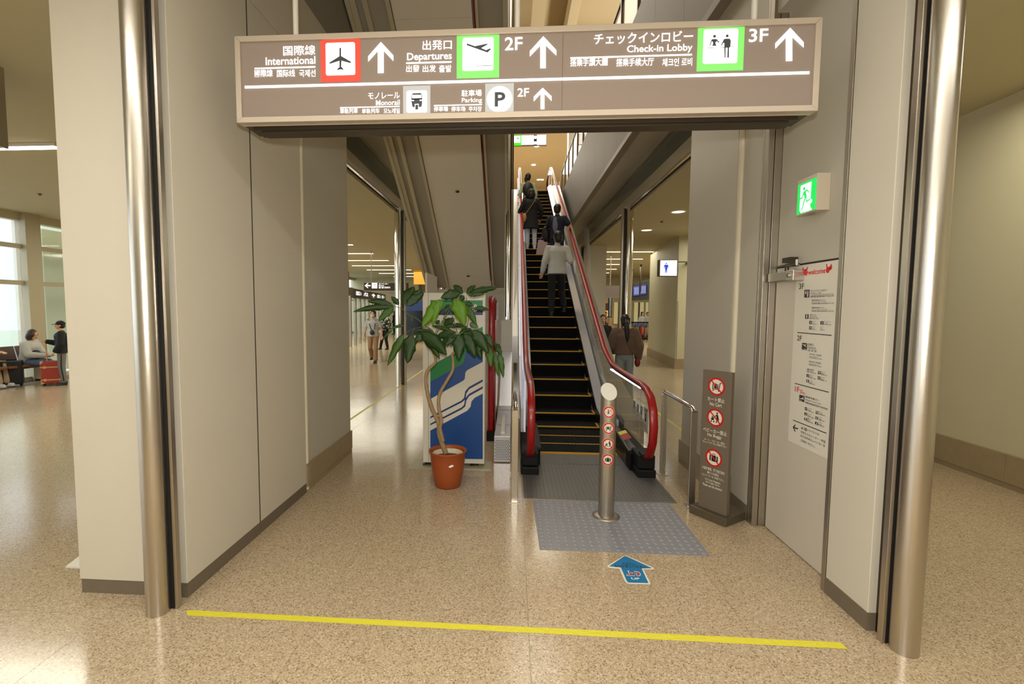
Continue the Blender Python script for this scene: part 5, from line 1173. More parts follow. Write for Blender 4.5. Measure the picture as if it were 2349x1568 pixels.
    g.tube([U((0, 0, z)) for z, r, f in ring], [(r+k*(1 if z < 1.36 else .5))*(slim if z < 1.3 else 1) for z, r, f in ring], 24, flat=.68)
    cone(g, U((-.145, -.005, 1.362)), U((.145, -.005, 1.362)), .056+k*.6, .056+k*.6)
    cone(g, U((0, -.01, 1.40)), U((0, -.008, 1.43)), .064, .060)
    if coat: g.tube([V((0, 0, hem-drop-coat)), U((0, 0, hem+.1))], [.24*slim, .17*slim], 20, flat=.76)
    for s in 'LR':
        el, wr = U(J['elb'+s]), U(J['wri'+s])
        if sleeve == 'long': cone(g, sh[s], el, .050*slim+k, .042*slim+k); cone(g, el, el.lerp(wr, .93), .042*slim+k, .029+k*.8)
        else: cone(g, sh[s], sh[s].lerp(el, .62), .055*slim+k, .052*slim+k)
    tp_ = mesh_part('top', remesh(g, .012), top, root, mtx)
    g = MB(); k = .012
    g.ell(U((0, 0, .93)), ((.158+k)*slim, (.118+k)*slim, .13), rot=e3)
    for s in 'LR':
        kn, an = J['knee'+s], J['ank'+s]
        cone(g, hips[s], kn, .090*slim+k*.5, .064*slim+k); 
        if legs != 'short': cone(g, kn, an+V((0, 0, .03)), .062*slim+k, (.050 if not skirt else .07)*slim+k)
    mesh_part('trousers', remesh(g, .012), bottom, root, mtx)
    for s in 'LR':
        an = J['ank'+s]; g = MB(); cone(g, an+V((0, -.025, -.035)), an+V((0, .135, -.048)), .044, .036); g.ell(an+V((0, -.02, -.01)), (.044, .05, .05)); g.box(an.x-.042, an.x+.042, an.y-.065, an.y+.165, an.z-.086, an.z-.066)
        mesh_part('shoe', remesh(g, .011), shoes, root, mtx)
    hg = MB()
    if hair != 'cap':
        hg.ell(Hd((0, -.014, 1.622)), (.094, .106, .106), 18, 12, rot=e3)
        hg.ell(Hd((0, -.038, 1.565)), (.088, .080, .088), 16, 10, rot=e3)
    if hair == 'ponytail':
        hg.tube([Hd((0, -.10, 1.62)), Hd((.0, -.14, 1.56)), Hd((.01, -.15, 1.45)), Hd((.02, -.15, 1.30)), Hd((.02, -.14, 1.18))], [.03, .048, .05, .042, .015], 10)
    if hair == 'bob':
        hg.ell(Hd((0, -.03, 1.55)), (.112, .095, .13), 16, 10, rot=e3); hg.ell(Hd((.06, .035, 1.60)), (.035, .05, .06)); hg.ell(Hd((-.06, .035, 1.60)), (.035, .05, .06))
    if hair == 'long': hg.ell(Hd((0, -.05, 1.48)), (.09, .06, .18), 16, 10, rot=e3)
    if hair == 'cap':
        hg.ell(Hd((0, -.02, 1.575)), (.079, .085, .07), 16, 10, rot=e3)
    mesh_part('hair', remesh(hg, .010), hairm, root, mtx)
    if hair == 'cap':
        g = MB(); g.ell(Hd((0, -.005, 1.635)), (.090, .104, .085), 18, 12, rot=e3); g2 = [Hd(p) for p in ((-.075, .07, 1.635), (-.06, .16, 1.625), (0, .19, 1.622), (.06, .16, 1.625), (.075, .07, 1.635))]
        g.prism(g2, (0, 0, -.012)); mesh_part('cap', remesh(g, .008), 'c_black', root, mtx)
    if face:
        g = MB()
        for s in (-1, 1): g.ell(Hd((s*.031, .096, 1.598)), (.013, .008, .007), 10, 6, rot=e3)
        g2 = MB(); g2.v = [mtx @ V(v) for v in g.v]; g2.f, g2.m, g2.smooth = g.f, g.m, g.smooth; g2.v = [v+OFF[root.name] for v in g2.v]; build('eyes', g2, 'eye_dark', root)
        g = MB(); g.ell(Hd((0, .098, 1.538)), (.022, .009, .007), 10, 6, rot=e3)
        if mask: g = MB(); g.ell(Hd((0, .062, 1.550)), (.064, .062, .052), 14, 10, rot=e3)
        g.v = [mtx @ V(v)+OFF[root.name] for v in g.v]; build('mask' if mask else 'mouth', g, 'white_paint' if mask else 'lip', root)
    def add(name, mb, mt, vox=None):
        if vox: return mesh_part(name, remesh(mb, vox), mt, root, mtx)
        mb.v = [mtx @ V(v)+OFF[root.name] for v in mb.v]; return build(name, mb, mt, root)
    if extras: extras(add, U, Hd, J)
    return root, mtx, U
def held(name, label, cat, pos, mb_, mt, parts=None):
    t = thing(name, label, cat, pos); build('body', mb_, mt, t, bevel=.004)
    for n_, g_, m_ in (parts or []): build(n_, g_, m_, t)
    return t
def stp(k): return nz(k)+.004

# on the escalator, from the lowest upwards
def ex_a(add, U, Hd, J):
    g = MB(); cone(g, U((0, -.01, 1.415)), U((0, .0, 1.455)), .063, .060); add('collar', g, 'c_white', .010)
    g = MB(); g.ell(U((-.235, .10, .93)), (.03, .06, .08)); add('pouch', g, 'bag_black')
    g = MB(); g.tube([U((0, 0, .845)), U((0, 0, .875))], [.172, .172], 24, flat=.72); add('belt', g, 'bag_black')
person('man in white shirt and dark trousers walking up the moving stairs', (.90, 10.22, stp(7)), 4, 1.76,
       dict(kneeL=(-.09, .06, .50), ankL=(-.10, .0, .085), kneeR=(.12, .14, .56), ankR=(.17, .08, .17), elbL=(-.25, -.04, 1.12), wriL=(-.29, .04, .90), elbR=(.26, -.06, 1.12), wriR=(.32, .16, 1.12)), top='c_white', bottom='c_black', turn=18, extras=ex_a, loose=.014)
def ex_b(add, U, Hd, J):
    g = MB(); g.ell(U((-.045, -.125, 1.20)), (.065, .02, .19)); add('grey_panel', g, 'c_greycloth')
    g = MB(); g.ell(U((-.27, .0, 1.0)), (.10, .09, .20)); g.tube([U((-.2, -.12, 1.38)), U((-.24, -.12, 1.2)), U((-.27, -.06, 1.1))], .02, 8); add('shoulder_bag', g, 'bag_black', .012)
person('man in navy top with grey back panel holding the right handrail halfway up', (1.06, 12.22, stp(12)), -4, 1.72,
       dict(elbR=(.31, -.02, 1.17), wriR=(.33, .16, 1.16), elbL=(-.24, .02, 1.12), wriL=(-.2, .2, 1.05)), top='c_navy', sleeve='short', bottom='c_navy', extras=ex_b, loose=.012)
def ex_c(add, U, Hd, J):
    g = MB(); g.tube([U((.11, -.13, 1.39)), U((.02, -.15, 1.25)), U((-.10, -.16, 1.08)), U((-.17, -.15, .98))], .010, 8); g.ell(U((-.20, -.14, .88)), (.065, .05, .13)); add('shoulder_bag', g, 'bag_tan', .010)
person('woman in long black coat with a yellow shoulder bag on the left of the steps', (.47, 13.80, stp(16)), 2, 1.67,
       dict(elbL=(-.30, .02, 1.12), wriL=(-.33, .18, 1.10), elbR=(.29, .0, 1.12), wriR=(.27, .12, .90)), top='c_black', bottom='c_pale', shoes='shoe_white', hem=.86, coat=.28, extras=ex_c, hair='bob', hairm='hair_black', loose=.02)
def ex_d(add, U, Hd, J):
    g = MB(); g.ell(U((-.04, -.19, 1.18)), (.17, .11, .23)); add('backpack', g, 'bag_black', .012)
    g = MB(); g.tube([U((.13, .06, 1.2)), U((.12, .0, 1.42)), U((.11, -.10, 1.38))], .018, 8); add('strap', g, 'c_olive')
person('person in pale green top with a black backpack near the top of the moving stairs', (.42, 15.36, stp(20)), 10, 1.71, None, top='c_olive', bottom='c_black', turn=-20, extras=ex_d)
person('topmost person on the moving stairs leaning on the left handrail in dark clothes', (.45, 16.15, stp(22)), 20, 1.50, dict(elbL=(-.27, .1, 1.15), wriL=(-.24, .3, 1.12)), top='c_charcoal', bottom='c_black', lean=14, hair='bob', hairm='hair_brown')
bgz = stp(15)
g = MB(); g.prism([(.60, 13.35, bgz), (.92, 13.35, bgz), (.90, 13.35, bgz+.38), (.66, 13.35, bgz+.42)], (0, .12, 0))
t = held('paper_bag', 'pale pink paper carrier bag on the step beside the woman in the black coat', 'bag', (.75, 13.4, bgz), g, mat('bag_pink', (176, 150, 146), .6), [('handle', MB().tube([(.72, 13.41, bgz+.40), (.74, 13.41, bgz+.50), (.82, 13.41, bgz+.50), (.84, 13.41, bgz+.38)], .004, 6), 'c_white')])

# right hall
def ex_w(add, U, Hd, J):
    g = MB(); g.tube([U((-.13, -.12, 1.40)), U((0, -.155, 1.22)), U((.18, -.15, .95))], .007, 6); add('strap', g, 'c_brown')
    g = MB(); g.ell(U((.25, -.02, .80)), (.055, .05, .09)); add('red_pouch', g, mat('pouch_red', (110, 14, 20), .5))
wf = fl_(1431, 925)
person('woman in brown fluffy sweater and pale jeans with long ponytail behind the right balustrade', (wf.x, wf.y+.05, 0), -4, 1.64,
       dict(elbR=(.27, -.02, 1.12), wriR=(.27, .04, .88), elbL=(-.26, .02, 1.12), wriL=(-.2, .16, 1.0)), top='c_brown', bottom='c_jeans', shoes='shoe_dark', hair='ponytail', loose=.045, extras=ex_w, slim=.97, hem=.95, skirt=1)
mat('case_yellow', (198, 144, 16), .35, noise=(5, .05))
y0 = 9.5
pts = [('rib', MB().box(1.945, 1.955, y0-.008, y0, .10, .60).box(2.02, 2.03, y0-.008, y0, .10, .60).box(2.10, 2.11, y0-.008, y0, .10, .60).box(2.18, 2.19, y0-.008, y0, .10, .60).box(2.25, 2.26, y0-.008, y0, .10, .60), 'case_yellow'), ('handle', MB().box(2.0, 2.02, y0+.06, y0+.09, .62, .66).box(2.2, 2.22, y0+.06, y0+.09, .62, .66).box(2.0, 2.22, y0+.06, y0+.09, .65, .67), 'steel_dark')]
for x in (1.95, 2.26): pts.append(('wheel', MB().tube([(x-.012, y0+.04, .028), (x+.012, y0+.04, .028)], .028, 12), 'rubber_black')); pts.append(('wheel', MB().tube([(x-.012, y0+.18, .028), (x+.012, y0+.18, .028)], .028, 12), 'rubber_black'))
held('suitcase', 'yellow hard shell suitcase standing behind the woman in brown', 'suitcase', (2.1, y0+.1, 0), MB().box(1.92, 2.30, y0, y0+.22, .06, .63), 'case_yellow', pts)
person('woman in black jacket facing the camera, half hidden by the right handrail', (2.26, 12.3, 0), 170, 1.60, dict(elbR=(.25, .06, 1.12), wriR=(.1, .24, 1.12)), top='c_black', bottom='c_black', hair='long', hairm='hair_black')
def farp(label, u, v_foot, h, rot, y=None, **k):
    p = fl_(u, v_foot); return person(label, (p.x, p.y, 0), rot, h, vox=.014, **k)
farp('far shopper in cream top with dark hair before the glowing orange shop', 1389, 774, 1.60, -160, top='c_beige', bottom='c_black')
farp('woman in white top carrying a tan backpack behind the luggage carts', 1472, 777, 1.60, 200, top='c_white', bottom='c_red', hair='long', extras=lambda add, U, Hd, J: add('backpack', (lambda g: (g.ell(U((.0, -.17, 1.2)), (.15, .09, .2)), g)[1])(MB()), 'bag_tan', .014))
farp('person in white standing at the far right end of the luggage carts', 1484, 776, 1.58, 175, top='c_white', bottom='c_beige')
# left hall
def ex_m(add, U, Hd, J):
    g = MB(); 
    for s in (-1, 1): g.tube([U((s*.10, .06, 1.41)), U((s*.09, .135, 1.25)), U((-.02+s*.05, .15, 1.08))], .011, 6)
    add('strap', g, 'bag_black'); g = MB(); g.ell(U((-.0, .165, 1.0)), (.075, .05, .085)); add('camera_bag', g, mat('bag_brown', (50, 36, 30), .5))
    for s in (-1, 1): g = MB(); g.tube([U((s*.15, .06, 1.25)), U((s*.155, .05, 1.42)), U((s*.14, -.08, 1.38))], .017, 6); add('backpack_strap', g, 'bag_black')
farp('man in striped polo shirt and white mask walking towards the camera', 857, 831, 1.66, 182, top='c_stripe', sleeve='short', bottom='c_tan', mask=True, hair='short', extras=ex_m,
     J=dict(kneeL=(-.10, .10, .49), ankL=(-.09, .10, .085), kneeR=(.10, .04, .50), ankR=(.10, -.20, .16), elbL=(-.27, -.04, 1.1), wriL=(-.29, .04, .88), elbR=(.27, -.06, 1.1), wriR=(.31, .02, .88)), loose=.012, skirt=1)
farp('woman in black and white patterned blouse and white mask walking behind the striped man', 884, 801, 1.62, 165, top='c_pattern', bottom='c_black', mask=True, hair='short',
     J=dict(kneeR=(.12, .06, .49), ankR=(.24, .0, .085), kneeL=(-.06, .05, .49), ankL=(-.12, .02, .085)))
farp('far slim woman in black seen from the side near the row of exit doors', 905, 766, 1.55, 80, top='c_black', bottom='c_black', hair='bob', hairm='hair_brown')

# window hall at far left: bench, seated woman, boy with cap, suitcases
mat('bench_brown', (84, 60, 44), .4); mat('bench_seat', (120, 74, 40), .4)
bx0 = -11.0
bn = thing('waiting_bench', 'brown waiting bench with padded backs by the tall windows', 'bench', (bx0, 9.9, 0))
for k in range(4):
    y = 8.30+k*.62
    if k < 4:
        build('backrest', MB().prism([(bx0-.26, y, .46), (bx0-.36, y, .84), (bx0-.31, y, .85), (bx0-.21, y, .46)], (0, .58, 0)), 'bench_brown', bn, bevel=.01)
        build('seat', MB().box(bx0-.24, bx0+.22, y, y+.58, .40, .45), 'bench_seat', bn, bevel=.01)
build('rail', MB().box(bx0-.06, bx0+.0, 8.3, 10.78, .34, .40), 'steel_dark', bn)
for y in (8.6, 10.5): build('leg', MB().box(bx0-.05, bx0-.01, y, y+.05, 0, .36).prism([(bx0-.3, y, 0), (bx0+.25, y, 0), (bx0+.2, y, .04), (bx0-.25, y, .04)], (0, .05, 0)), 'steel_dark', bn)
SJ = dict(kneeL=(-.10, .44, .50), ankL=(-.11, .46, .085), kneeR=(.11, .44, .50), ankR=(.12, .50, .085), elbL=(-.22, .16, 1.14), wriL=(-.10, .40, 1.16), elbR=(.22, .16, 1.14), wriR=(.12, .42, 1.18))
def ex_s(add, U, Hd, J):
    g = MB(); g.ell((0, .20, .68), (.16, .10, .12)); add('handbag', g, 'bag_black', .014)
    g = MB(); g.tube([U((-.06, .05, 1.42)), U((-.03, .12, 1.25)), U((0, .13, 1.15))], .010, 6); add('lanyard', g, 'case_yellow')
sw = fl_(70, 876)
person('woman in white hooded top and blue jeans sitting on the bench', (-11.02, 10.12, .02), -78, 1.58, SJ, top='c_white', bottom='c_blue', hair='bob', hairm='hair_brown', drop=.40, lean=14, extras=ex_s, loose=.03, skirt=1)
bp_ = fl_(146, 882)
def ex_k(add, U, Hd, J):
    g = MB(); g.ell(U((0, -.15, 1.20)), (.13, .08, .18)); add('backpack', g, 'c_charcoal', .014)
    g = MB(); a = U(J['elbR']).lerp(U((.175, 0, 1.365)), .45); g.ell(a, (.078, .078, .065)); add('red_sleeve_patch', g, 'c_red')
    g = MB(); 
    for s in 'LR': g.tube([U((.17 if s == 'R' else -.17, .0, .92)), V(J['knee'+s])+V((.085 if s == 'R' else -.085, 0, 0)), V(J['ank'+s])+V((.07 if s == 'R' else -.07, 0, .04))], .012, 6)
    add('side_stripe', g, 'c_black')
person('boy in black cap, black top with red sleeve patch and grey trousers', (bp_.x, bp_.y, 0), 132, 1.42,
       dict(elbR=(.24, .06, 1.10), wriR=(.20, .30, 1.16), elbL=(-.24, .0, 1.12), wriL=(-.22, .12, .92)), top='c_black', bottom='c_grey', shoes='shoe_dark', hair='cap', extras=ex_k, loose=.03)
lp_ = fl_(12, 889)
person('seated person in beige trousers and pale shoes, cut by the left edge of the picture', (lp_.x-.52, lp_.y+.02, .02), -90, 1.62, SJ, top='c_beige', bottom='c_beige', shoes='shoe_white', drop=.40, skirt=1)
# suitcases: dark red one with tan corners
mat('case_red', (160, 52, 36), .5, noise=(30, .06)); mat('leather_tan', (206, 160, 110), .5); mat('case_black', (16, 16, 18), .6, noise=(30, .2))
def suitcase(label, c, wdt, hgt, dep, ang, body, trims):
    t = thing('suitcase', label, 'suitcase', c); R3 = Matrix.Rotation(ang, 4, 'Z')
    def tr(mb): mb.v = [V(c)+(R3 @ V(v)) for v in mb.v]; return mb
    build('shell', tr(MB().box(-wdt/2, wdt/2, -dep/2, dep/2, .045, hgt)), body, t, bevel=.02)
    for sx in (-1, 1):
        for sy in (-1, 1): build('wheel', tr(MB().tube([(sx*(wdt/2-.04)-.012, sy*(dep/2-.03), .024), (sx*(wdt/2-.04)+.012, sy*(dep/2-.03), .024)], .024, 12)), 'rubber_black', t)
    if trims:
        for z in (.13, hgt-.13): build('strap', tr(MB().box(-wdt/2-.003, wdt/2+.003, -dep/2-.004, dep/2+.004, z-.012, z+.012)), 'leather_tan', t); build('buckle', tr(MB().tube([(-wdt*.30, -dep/2-.010, z), (-wdt*.30, -dep/2-.002, z)], .03, 16)), 'leather_tan', t); build('buckle', tr(MB().tube([(wdt*.38, -dep/2-.010, z), (wdt*.38, -dep/2-.002, z)], .022, 16)), 'leather_tan', t)
        for sx in (-1, 1):
            for z, s in ((.045, 1), (hgt, -1)): g = MB().prism([(sx*(wdt/2+.002), -dep/2-.003, z), (sx*(wdt/2-.07), -dep/2-.003, z), (sx*(wdt/2+.002), -dep/2-.003, z+s*.07)], (0, dep+.006, 0)); build('corner', tr(g), 'leather_tan', t)
        build('handle', tr(MB().tube([(-.09, .06, hgt), (-.10, .06, hgt+.40), (-.09, .06, hgt+.42), (.09, .06, hgt+.42), (.10, .06, hgt+.40), (.09, .06, hgt)], .011, 8)), 'leather_tan', t)
    else: build('handle', tr(MB().box(-.08, .08, -.01, .01, hgt, hgt+.03)), 'rubber_black', t)
rc = fl_(112, 884); suitcase('red suitcase with tan straps and corners and raised handle by the boy', (rc.x, rc.y+.10, 0), .36, .54, .22, .62, 'case_red', True)
bc = fl_(24, 886); suitcase('large black soft suitcase standing in front of the bench', (bc.x, bc.y+.05, 0), .36, .56, .24, .70, 'case_black', False)

# ================================================================ HALL BACKGROUNDS
# left hall: hanging elevator sign
hs = aty(835, 667, 18.0); he = aty(935, 648, 18.0)
t = thing('hanging_sign', 'taupe hanging sign with white left arrow and elevator pictogram in the left hall', 'sign', ((hs.x+he.x)/2, 18, hs.z))
build('housing', BX(hs.x, he.x, 18.0, 18.15, hs.z, he.z), 'sign_under', t); build('end_trim', MB().box(hs.x, he.x, 17.985, 18.0, hs.z-.02, hs.z+.01).box(hs.x, he.x, 17.985, 18.0, he.z-.01, he.z+.02), 'sign_frame', t)
HP = Plane((0, 17.99, 0), (1, 0, 0), (0, 0, 1))
def h5(x, y): return (800+x/9.8, 620+y/9.8)
g = MB(); HP.px(g, [h5(*p) for p in ((360, 340), (420, 285), (445, 290), (400, 325), (490, 325), (490, 355), (400, 355), (445, 390), (420, 395))], .004); HP.px(g, [h5(*p) for p in ((518, 280), (642, 280), (642, 402), (518, 402))], .004)
text_px(HP, g, 'エレベーター', h5(675, 0)[0], h5(890, 0)[0], h5(0, 285)[1], h5(0, 320)[1], .004, .03); text_px(HP, g, 'Elevator', h5(675, 0)[0], h5(800, 0)[0], h5(0, 330)[1], h5(0, 352)[1], .004, .03); text_px(HP, g, '電梯 电梯 엘리베이터', h5(675, 0)[0], h5(930, 0)[0], h5(0, 362)[1], h5(0, 405)[1], .004, .02)
build('lettering', g, 'lit_white', t)
g = MB(); HP.px(g, [h5(*p) for p in ((560, 350), (600, 350), (600, 358), (560, 358))], .006); HP.px(g, [h5(*p) for p in ((562, 315), (575, 300), (575, 340), (565, 340))], .006); HP.px(g, [h5(*p) for p in ((588, 315), (600, 300), (600, 340), (590, 340))], .006); build('pictogram', g, 'pict_dark', t)
for u in (852, 906): x = aty(u, 650, 18.07).x; build('pole', MB().tube([(x, 18.07, he.z), (x, 18.07, 3.9)], .02, 8), 'sign_frame', t)
# row of automatic glass doors running away along the left hall
gl = []
A0 = fl_(800, 797); 
gy0, gy1, gxx = 17.5, 26.0, -8.6
ga, gb = fl_(804, 795), fl_(880, 768)
dv = (gb-ga); ln = dv.length; dv.normalize(); nn = V((-dv.y, dv.x, 0))
sf = thing('glass_doors', 'row of glass entrance doors under a dark signboard in the left hall', 'doors', ga)
for k in range(10):
    p = ga+dv*(ln*k/9); build('mullion', MB().box(p.x-.06, p.x+.06, p.y-.06, p.y+.06, 0, 2.3), 'steel_frame', sf)
    if k < 9: q_ = ga+dv*(ln*(k+1)/9); build('glass_pane', MB().bar(p+V((0, 0, 1.15)), q_+V((0, 0, 1.15)), .01, 2.2), 'glass', sf)
build('header', MB().bar(ga+V((0, 0, 2.42)), gb+V((0, 0, 2.42)), .3, .42), 'steel_dark', sf)
zc = 2.46
DPl = Plane(ga+V((dv.y, -dv.x, 0))*.16, dv, (0, 0, 1))
g = MB()
for i, (s, a) in enumerate((('出口 1', .6), ('バス', 2.4), ('↑', 4.6), ('出口 2', 6.4), ('タクシー', 8.0))):
    if a < ln-1: put_text(DPl, g, s, a, 2.34, a+1.1, 2.54, .01, .03)
build('lettering', g, 'lit_white', sf)
struct('wall_shop_left', BX(-11.3, -9.8, 28, 28.2, 0, CZ), mat('mustard', (150, 116, 40), .6))
struct('wall_elevator_core', BX(-9.6, -6.6, 33.2, 33.6, 0, CZ), 'wall_hall')
for x in (-7.9,): struct('door_2', BX(x, x+1.0, 33.15, 33.2, 0, 2.3), 'steel_frame')
# dark shop window with tan counter
p0, p1 = aty(920, 758, 24), aty(975, 690, 24)
t = thing('shop_counter', 'tan wooden counter below a dark blue shop window, seen left of the display board', 'counter', (p0.x, 24, 0))
build('counter', BX(p0.x-.3, -3.2, 23.9, 24.5, 0, p0.z-.35), mat('wood_tan', (150, 116, 70), .5), t); build('ledge', BX(p0.x-.3, -3.2, 23.85, 24.5, p0.z-.35, p0.z-.25), 'steel_frame', t)
build('window_frame', MB().box(p0.x-.3, -3.2, 24.5, 24.6, p0.z-.25, p1.z+.1), 'steel_dark', t)
build('dark_pane', MB().box(p0.x-.25, -3.25, 24.48, 24.5, p0.z-.2, p1.z), mat('night_glass', (8, 14, 34), .12), t)
build('banner', BX(p0.x-.2, -3.3, 24.4, 24.47, p1.z-.5, p1.z-.0), mat('banner_blue', (20, 52, 110), .5), t)
p = aty(955, 640, 27); t = build('sign_panel', BX(p.x-.15, p.x+.5, 27, 27.1, 3.1, 3.9), mat('panel_orange', (200, 140, 40), .5, emit=(226, 160, 40), estr=.2), base=(p.x, 27, 3.1), label='glowing orange sign panel far back in the left hall', cat='sign')
# right hall: white pillar, men's room light, shops, screens, carts
struct('column_right_hall', MB().box(2.48, 3.12, 16.6, 17.2, .0, CZ), 'white_paint')
s0, s1 = aty(1514, 632, 14.0), aty(1553, 597, 14.0)
t = thing('restroom_sign', 'square white light box with blue man figure projecting near the pale wall', 'sign', ((s0.x+s1.x)/2, 14.1, s0.z))
build('case', BX(s0.x-.04, s1.x+.02, 14.0, 14.16, s0.z-.02, s1.z+.02), 'steel_dark', t, bevel=.004); build('face', BX(s0.x, s1.x, 13.99, 14.0, s0.z, s1.z), mat('face_lit', (250, 252, 255), .5, emit=(250, 252, 255), estr=1.3), t)
RP_ = Plane((0, 13.99, 0), (1, 0, 0), (0, 0, 1)); W = s1.x-s0.x; Hh = s1.z-s0.z
def rq(x, y): return (s0.x+W*x, s0.z+Hh*y)
g = MB(); RP_.poly(g, circ(*rq(.35, .80), W*.045, 14), .004); RP_.poly(g, [rq(*q_) for q_ in ((.24, .72), (.46, .72), (.49, .62), (.485, .45), (.45, .45), (.44, .62), (.42, .40), (.40, .17), (.36, .17), (.355, .42), (.345, .17), (.30, .17), (.285, .42), (.27, .62), (.255, .45), (.22, .45), (.215, .62))], .004)
build('man_figure', g, mat('sign_blue', (10, 60, 190), .5, emit=(10, 60, 190), estr=.6), t)
g = MB(); ringp(RP_, g, *rq(.72, .28), W*.05, W*.06, .004, 16); strokes(RP_, g, [(*rq(.70, .30), *rq(.70, .45), W*.014), (*rq(.70, .36), *rq(.76, .36), W*.012)], .004); build('wheelchair_figure', g, mat('faint_grey', (170, 180, 200), .5), t)
build('arm', MB().box(s1.x-.1, 5.1, 14.06, 14.1, s1.z-.05, s1.z-.02).box(5.0, 5.1, 14.06, 14.5, s1.z-.05, s1.z-.02), 'steel_dark', t)
t = thing('hanging_sign', 'plain brown back of a hanging sign above the shops in the right hall', 'sign', (4.6, 19, 2.6))
a, b = aty(1378, 681, 19), aty(1422, 655, 19); build('housing', BX(a.x, b.x, 19, 19.12, a.z, b.z), 'sign_taupe', t); build('trim', BX(a.x, b.x, 18.98, 19.0, a.z-.03, a.z+.01), 'sign_frame', t); build('pole', MB().tube([((a.x+b.x)/2, 19.06, b.z), ((a.x+b.x)/2, 19.06, 3.9)], .02, 8), 'sign_frame', t)
# dark header with three screens, slanting
sh = thing('flight_screens', 'dark header with three blue flight information screens above the luggage carts', 'screens', (7.0, 25, 2.2))
q0, q1, q2, q3 = aty(1438, 690, 26), aty(1490, 687, 23), aty(1490, 640, 23), aty(1440, 652, 26)
build('header', MB().prism([q0, q1, q2, q3], (.0, .3, 0)), mat('header_dark', (58, 56, 44), .5), sh)
def scr(ua, ub, va, vb):
    def at(u, v): 
        pl = Plane(q0, (q1-q0).x*V((1, 0, 0))+(q1-q0).y*V((0, 1, 0)), (0, 0, 1)); a_, b_ = pl.uv(u, v); return pl.pt(a_, b_, .06)
    build('screen', MB().prism([at(ua, vb), at(ub, vb-1), at(ub, va-2), at(ua, va)], (0, .03, 0)), mat('screen_blue', (52, 58, 104), .3, emit=(70, 78, 140), estr=.7), sh)
    g = MB()
    for j in range(5): z = va+3+(vb-va-5)*j/5; g.add([at(ua+1, z+1.4)-V((0, .01, 0)), at(ub-1, z+.6)-V((0, .01, 0)), at(ub-1, z-.6)-V((0, .01, 0)), at(ua+1, z)-V((0, .01, 0))], [(0, 1, 2, 3)])
    build('screen_rows', g, mat('screen_rows', (150, 156, 190), .4, emit=(150, 156, 190), estr=.6), sh)
build('hanger', MB().box(q0.x+.3, q0.x+.36, q0.y+.32, q0.y+.38, 2.6, 3.9).box(q1.x-.3, q1.x-.24, q1.y+.6, q1.y+.7, 2.6, 3.9), 'steel_dark', sh)
scr(1443, 1453, 661, 679); scr(1456, 1469, 657, 678); scr(1472, 1485, 654, 675)
# shop front behind
struct('wall_shop_right', BX(4.3, 10.8, 33.0, 33.2, 0, CZ), 'wall_hall')
t = thing('orange_shop', 'small shop glowing orange at the back of the right hall', 'shop', (5.9, 32.6, 0))
a, b = aty(1380, 745, 32.6), aty(1396, 695, 32.6); build('lit_wall', BX(a.x, b.x, 32.6, 32.75, 0, b.z), mat('glow_orange', (240, 170, 90), .5, emit=(250, 176, 92), estr=.9), t); build('fascia', BX(a.x, b.x, 32.5, 32.6, b.z-.5, b.z), mat('wood_dark', (120, 76, 24), .5), t)
t = thing('poster_pillar', 'tall dark poster panel in the right hall beside the orange shop', 'poster', (5.5, 25, 0)); a, b = aty(1396, 728, 25), aty(1405, 667, 25); build('case', BX(a.x, b.x, 25, 25.2, a.z, b.z), 'black_gap', t); build('poster', BX(a.x+.02, b.x-.05, 24.98, 25, a.z+.05, b.z-.05), mat('poster_mix', (110, 120, 124), .4, noise=(6, .5)), t)
t = thing('shop_windows', 'bright shop windows with white frames behind the luggage carts', 'shop window', (8, 32.5, 0))
for k, (ua, ub) in enumerate(((1408, 1418), (1440, 1447), (1454, 1464), (1467, 1477), (1479, 1488))):
    a, b = aty(ua, 742, 32.6), aty(ub, 693, 32.6); build('glass_pane', BX(a.x, b.x, 32.6, 32.64, a.z, b.z), mat('shop_lit', (196, 184, 130), .3, emit=(206, 194, 140), estr=.3), t); build('mullion', BX(b.x, b.x+.1, 32.5, 32.6, 0, b.z), 'trim_cream' if k % 2 else 'steel_dark', t)
# luggage carts, one by one
ct = None
def cart(x, y):
    t = thing('luggage_cart', 'steel luggage cart with black and blue handle in the row behind the woman in brown', 'luggage cart', (x, y, 0), 'row of luggage carts')
    build('handle', MB().tube([(x-.26, y, 1.0), (x+.26, y, 1.0)], .045, 8), 'rubber_black', t); build('blue_grip', MB().tube([(x-.07, y-.04, .98), (x-.05, y-.05, .8)], .04, 8), mat('grip_blue', (30, 90, 190), .5), t)
    for s in (-.2, .2): build('frame_tube', MB().tube([(x+s, y, 1.0), (x+s*.9, y+.05, .5), (x+s*.9, y+.15, .18), (x+s*.7, y+.8, .16)], .022, 8), 'steel_brushed', t)
    build('basket', MB().box(x-.22, x+.22, y+.02, y+.25, .72, .92), 'steel_dark', t); build('platform', MB().box(x-.2, x+.2, y+.1, y+.85, .14, .18), 'steel_dark', t)
    for s in (-.2, .2): build('wheel', MB().tube([(x+s-.02, y+.1, .07), (x+s+.02, y+.1, .07)], .07, 12), 'rubber_black', t)
    return t
base_ = fl_(1440, 779); x0 = base_.x-.2
c0 = cart(x0, base_.y)
ORD = ['leftmost', 'second from left', 'third from left', 'fourth from left', 'fourth from right', 'third from right', 'second from right', 'rightmost']
c0['label'] = 'steel luggage cart with black handle, leftmost in the row'
for k in range(1, 8): dup(c0, (x0+k*.30, base_.y, 0), 'steel luggage cart with black handle, %s in the row' % ORD[k])
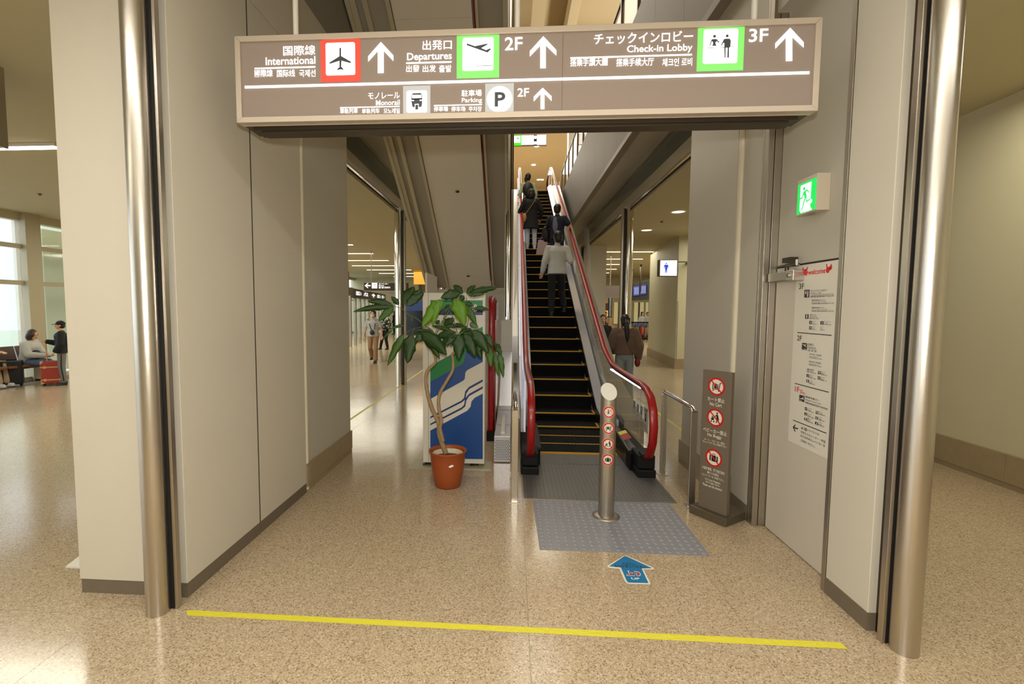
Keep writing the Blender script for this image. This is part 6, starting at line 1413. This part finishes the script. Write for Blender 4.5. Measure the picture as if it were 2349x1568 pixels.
# cloths of clear film hanging from the soffit edge on the right
g = MB(); 
for i in range(7):
    u = 1340+i*1.6; a = atx(u, 520+abs(i-3)*2, 2.38); b = atx(u+5, 585+i*6, 2.40); g.tube([a, b], [.03, .006], 6)
g.tube([atx(1345, 520, 2.38), V((2.38, atx(1345, 520, 2.38).y, 4.6))], [.006, .006], 6)
t = build('plastic_film', g, mat('film', (225, 225, 222), .15, alpha=.55), base=atx(1345, 520, 2.4), label='bunch of clear plastic film hanging from the right edge beam', cat='plastic film', kind=None)
# upper storey direction sign over the stairhead
a, b = aty(1177, 334, 21.0), aty(1254, 308, 21.0)
t = thing('upper_sign', 'small lit direction sign with green field hanging over the top of the moving stairs', 'sign', ((a.x+b.x)/2, 21.05, a.z))
build('case', BX(a.x, b.x, 21.0, 21.12, a.z, b.z), 'sign_under', t)
U2 = Plane((0, 21.0, 0), (1, 0, 0), (0, 0, 1)); W = b.x-a.x; Hh = b.z-a.z
def uq(x, y): return (a.x+W*x, a.z+Hh*y)
def up_(name, mt, pts, off): g = MB(); U2.poly(g, [uq(*p) for p in pts], off); build(name, g, mt, t)
up_('white_field', 'lit_white', rect(.245, .05, .62, .95), .004); up_('white_field', 'lit_white', rect(.71, .03, .99, .97), .004)
up_('green_field', mat('lit_green2', (60, 200, 20), .5, emit=(60, 226, 20), estr=.9), rect(.0, .0, .24, .97), .004); up_('white_square', 'lit_white', rect(.03, .26, .215, .9), .006)
up_('departure_symbol', 'pict_dark', [(.06, .76), (.12, .68), (.19, .76), (.15, .66), (.19, .60), (.12, .62)], .008)
g = MB(); U2.poly(g, circ(*uq(.665, .75), Hh*.16, 16), .004); U2.poly(g, rect(*uq(.63, .08), *uq(.70, .36)), .004); build('white_disc', g, 'lit_white', t)
g = MB(); put_text(U2, g, '出発', *uq(.30, .70), *uq(.45, .88), .008, .02); put_text(U2, g, 'Departures', *uq(.30, .48), *uq(.56, .60), .008, .02); put_text(U2, g, '出發 出发 출발', *uq(.30, .26), *uq(.6, .38), .008, .01); build('faint_print', g, 'lit_grey', t)
build('pole', MB().tube([((a.x+b.x)/2+.1, 21.06, b.z), ((a.x+b.x)/2+.1, 21.06, 10.0)], .02, 8), 'sign_frame', t)
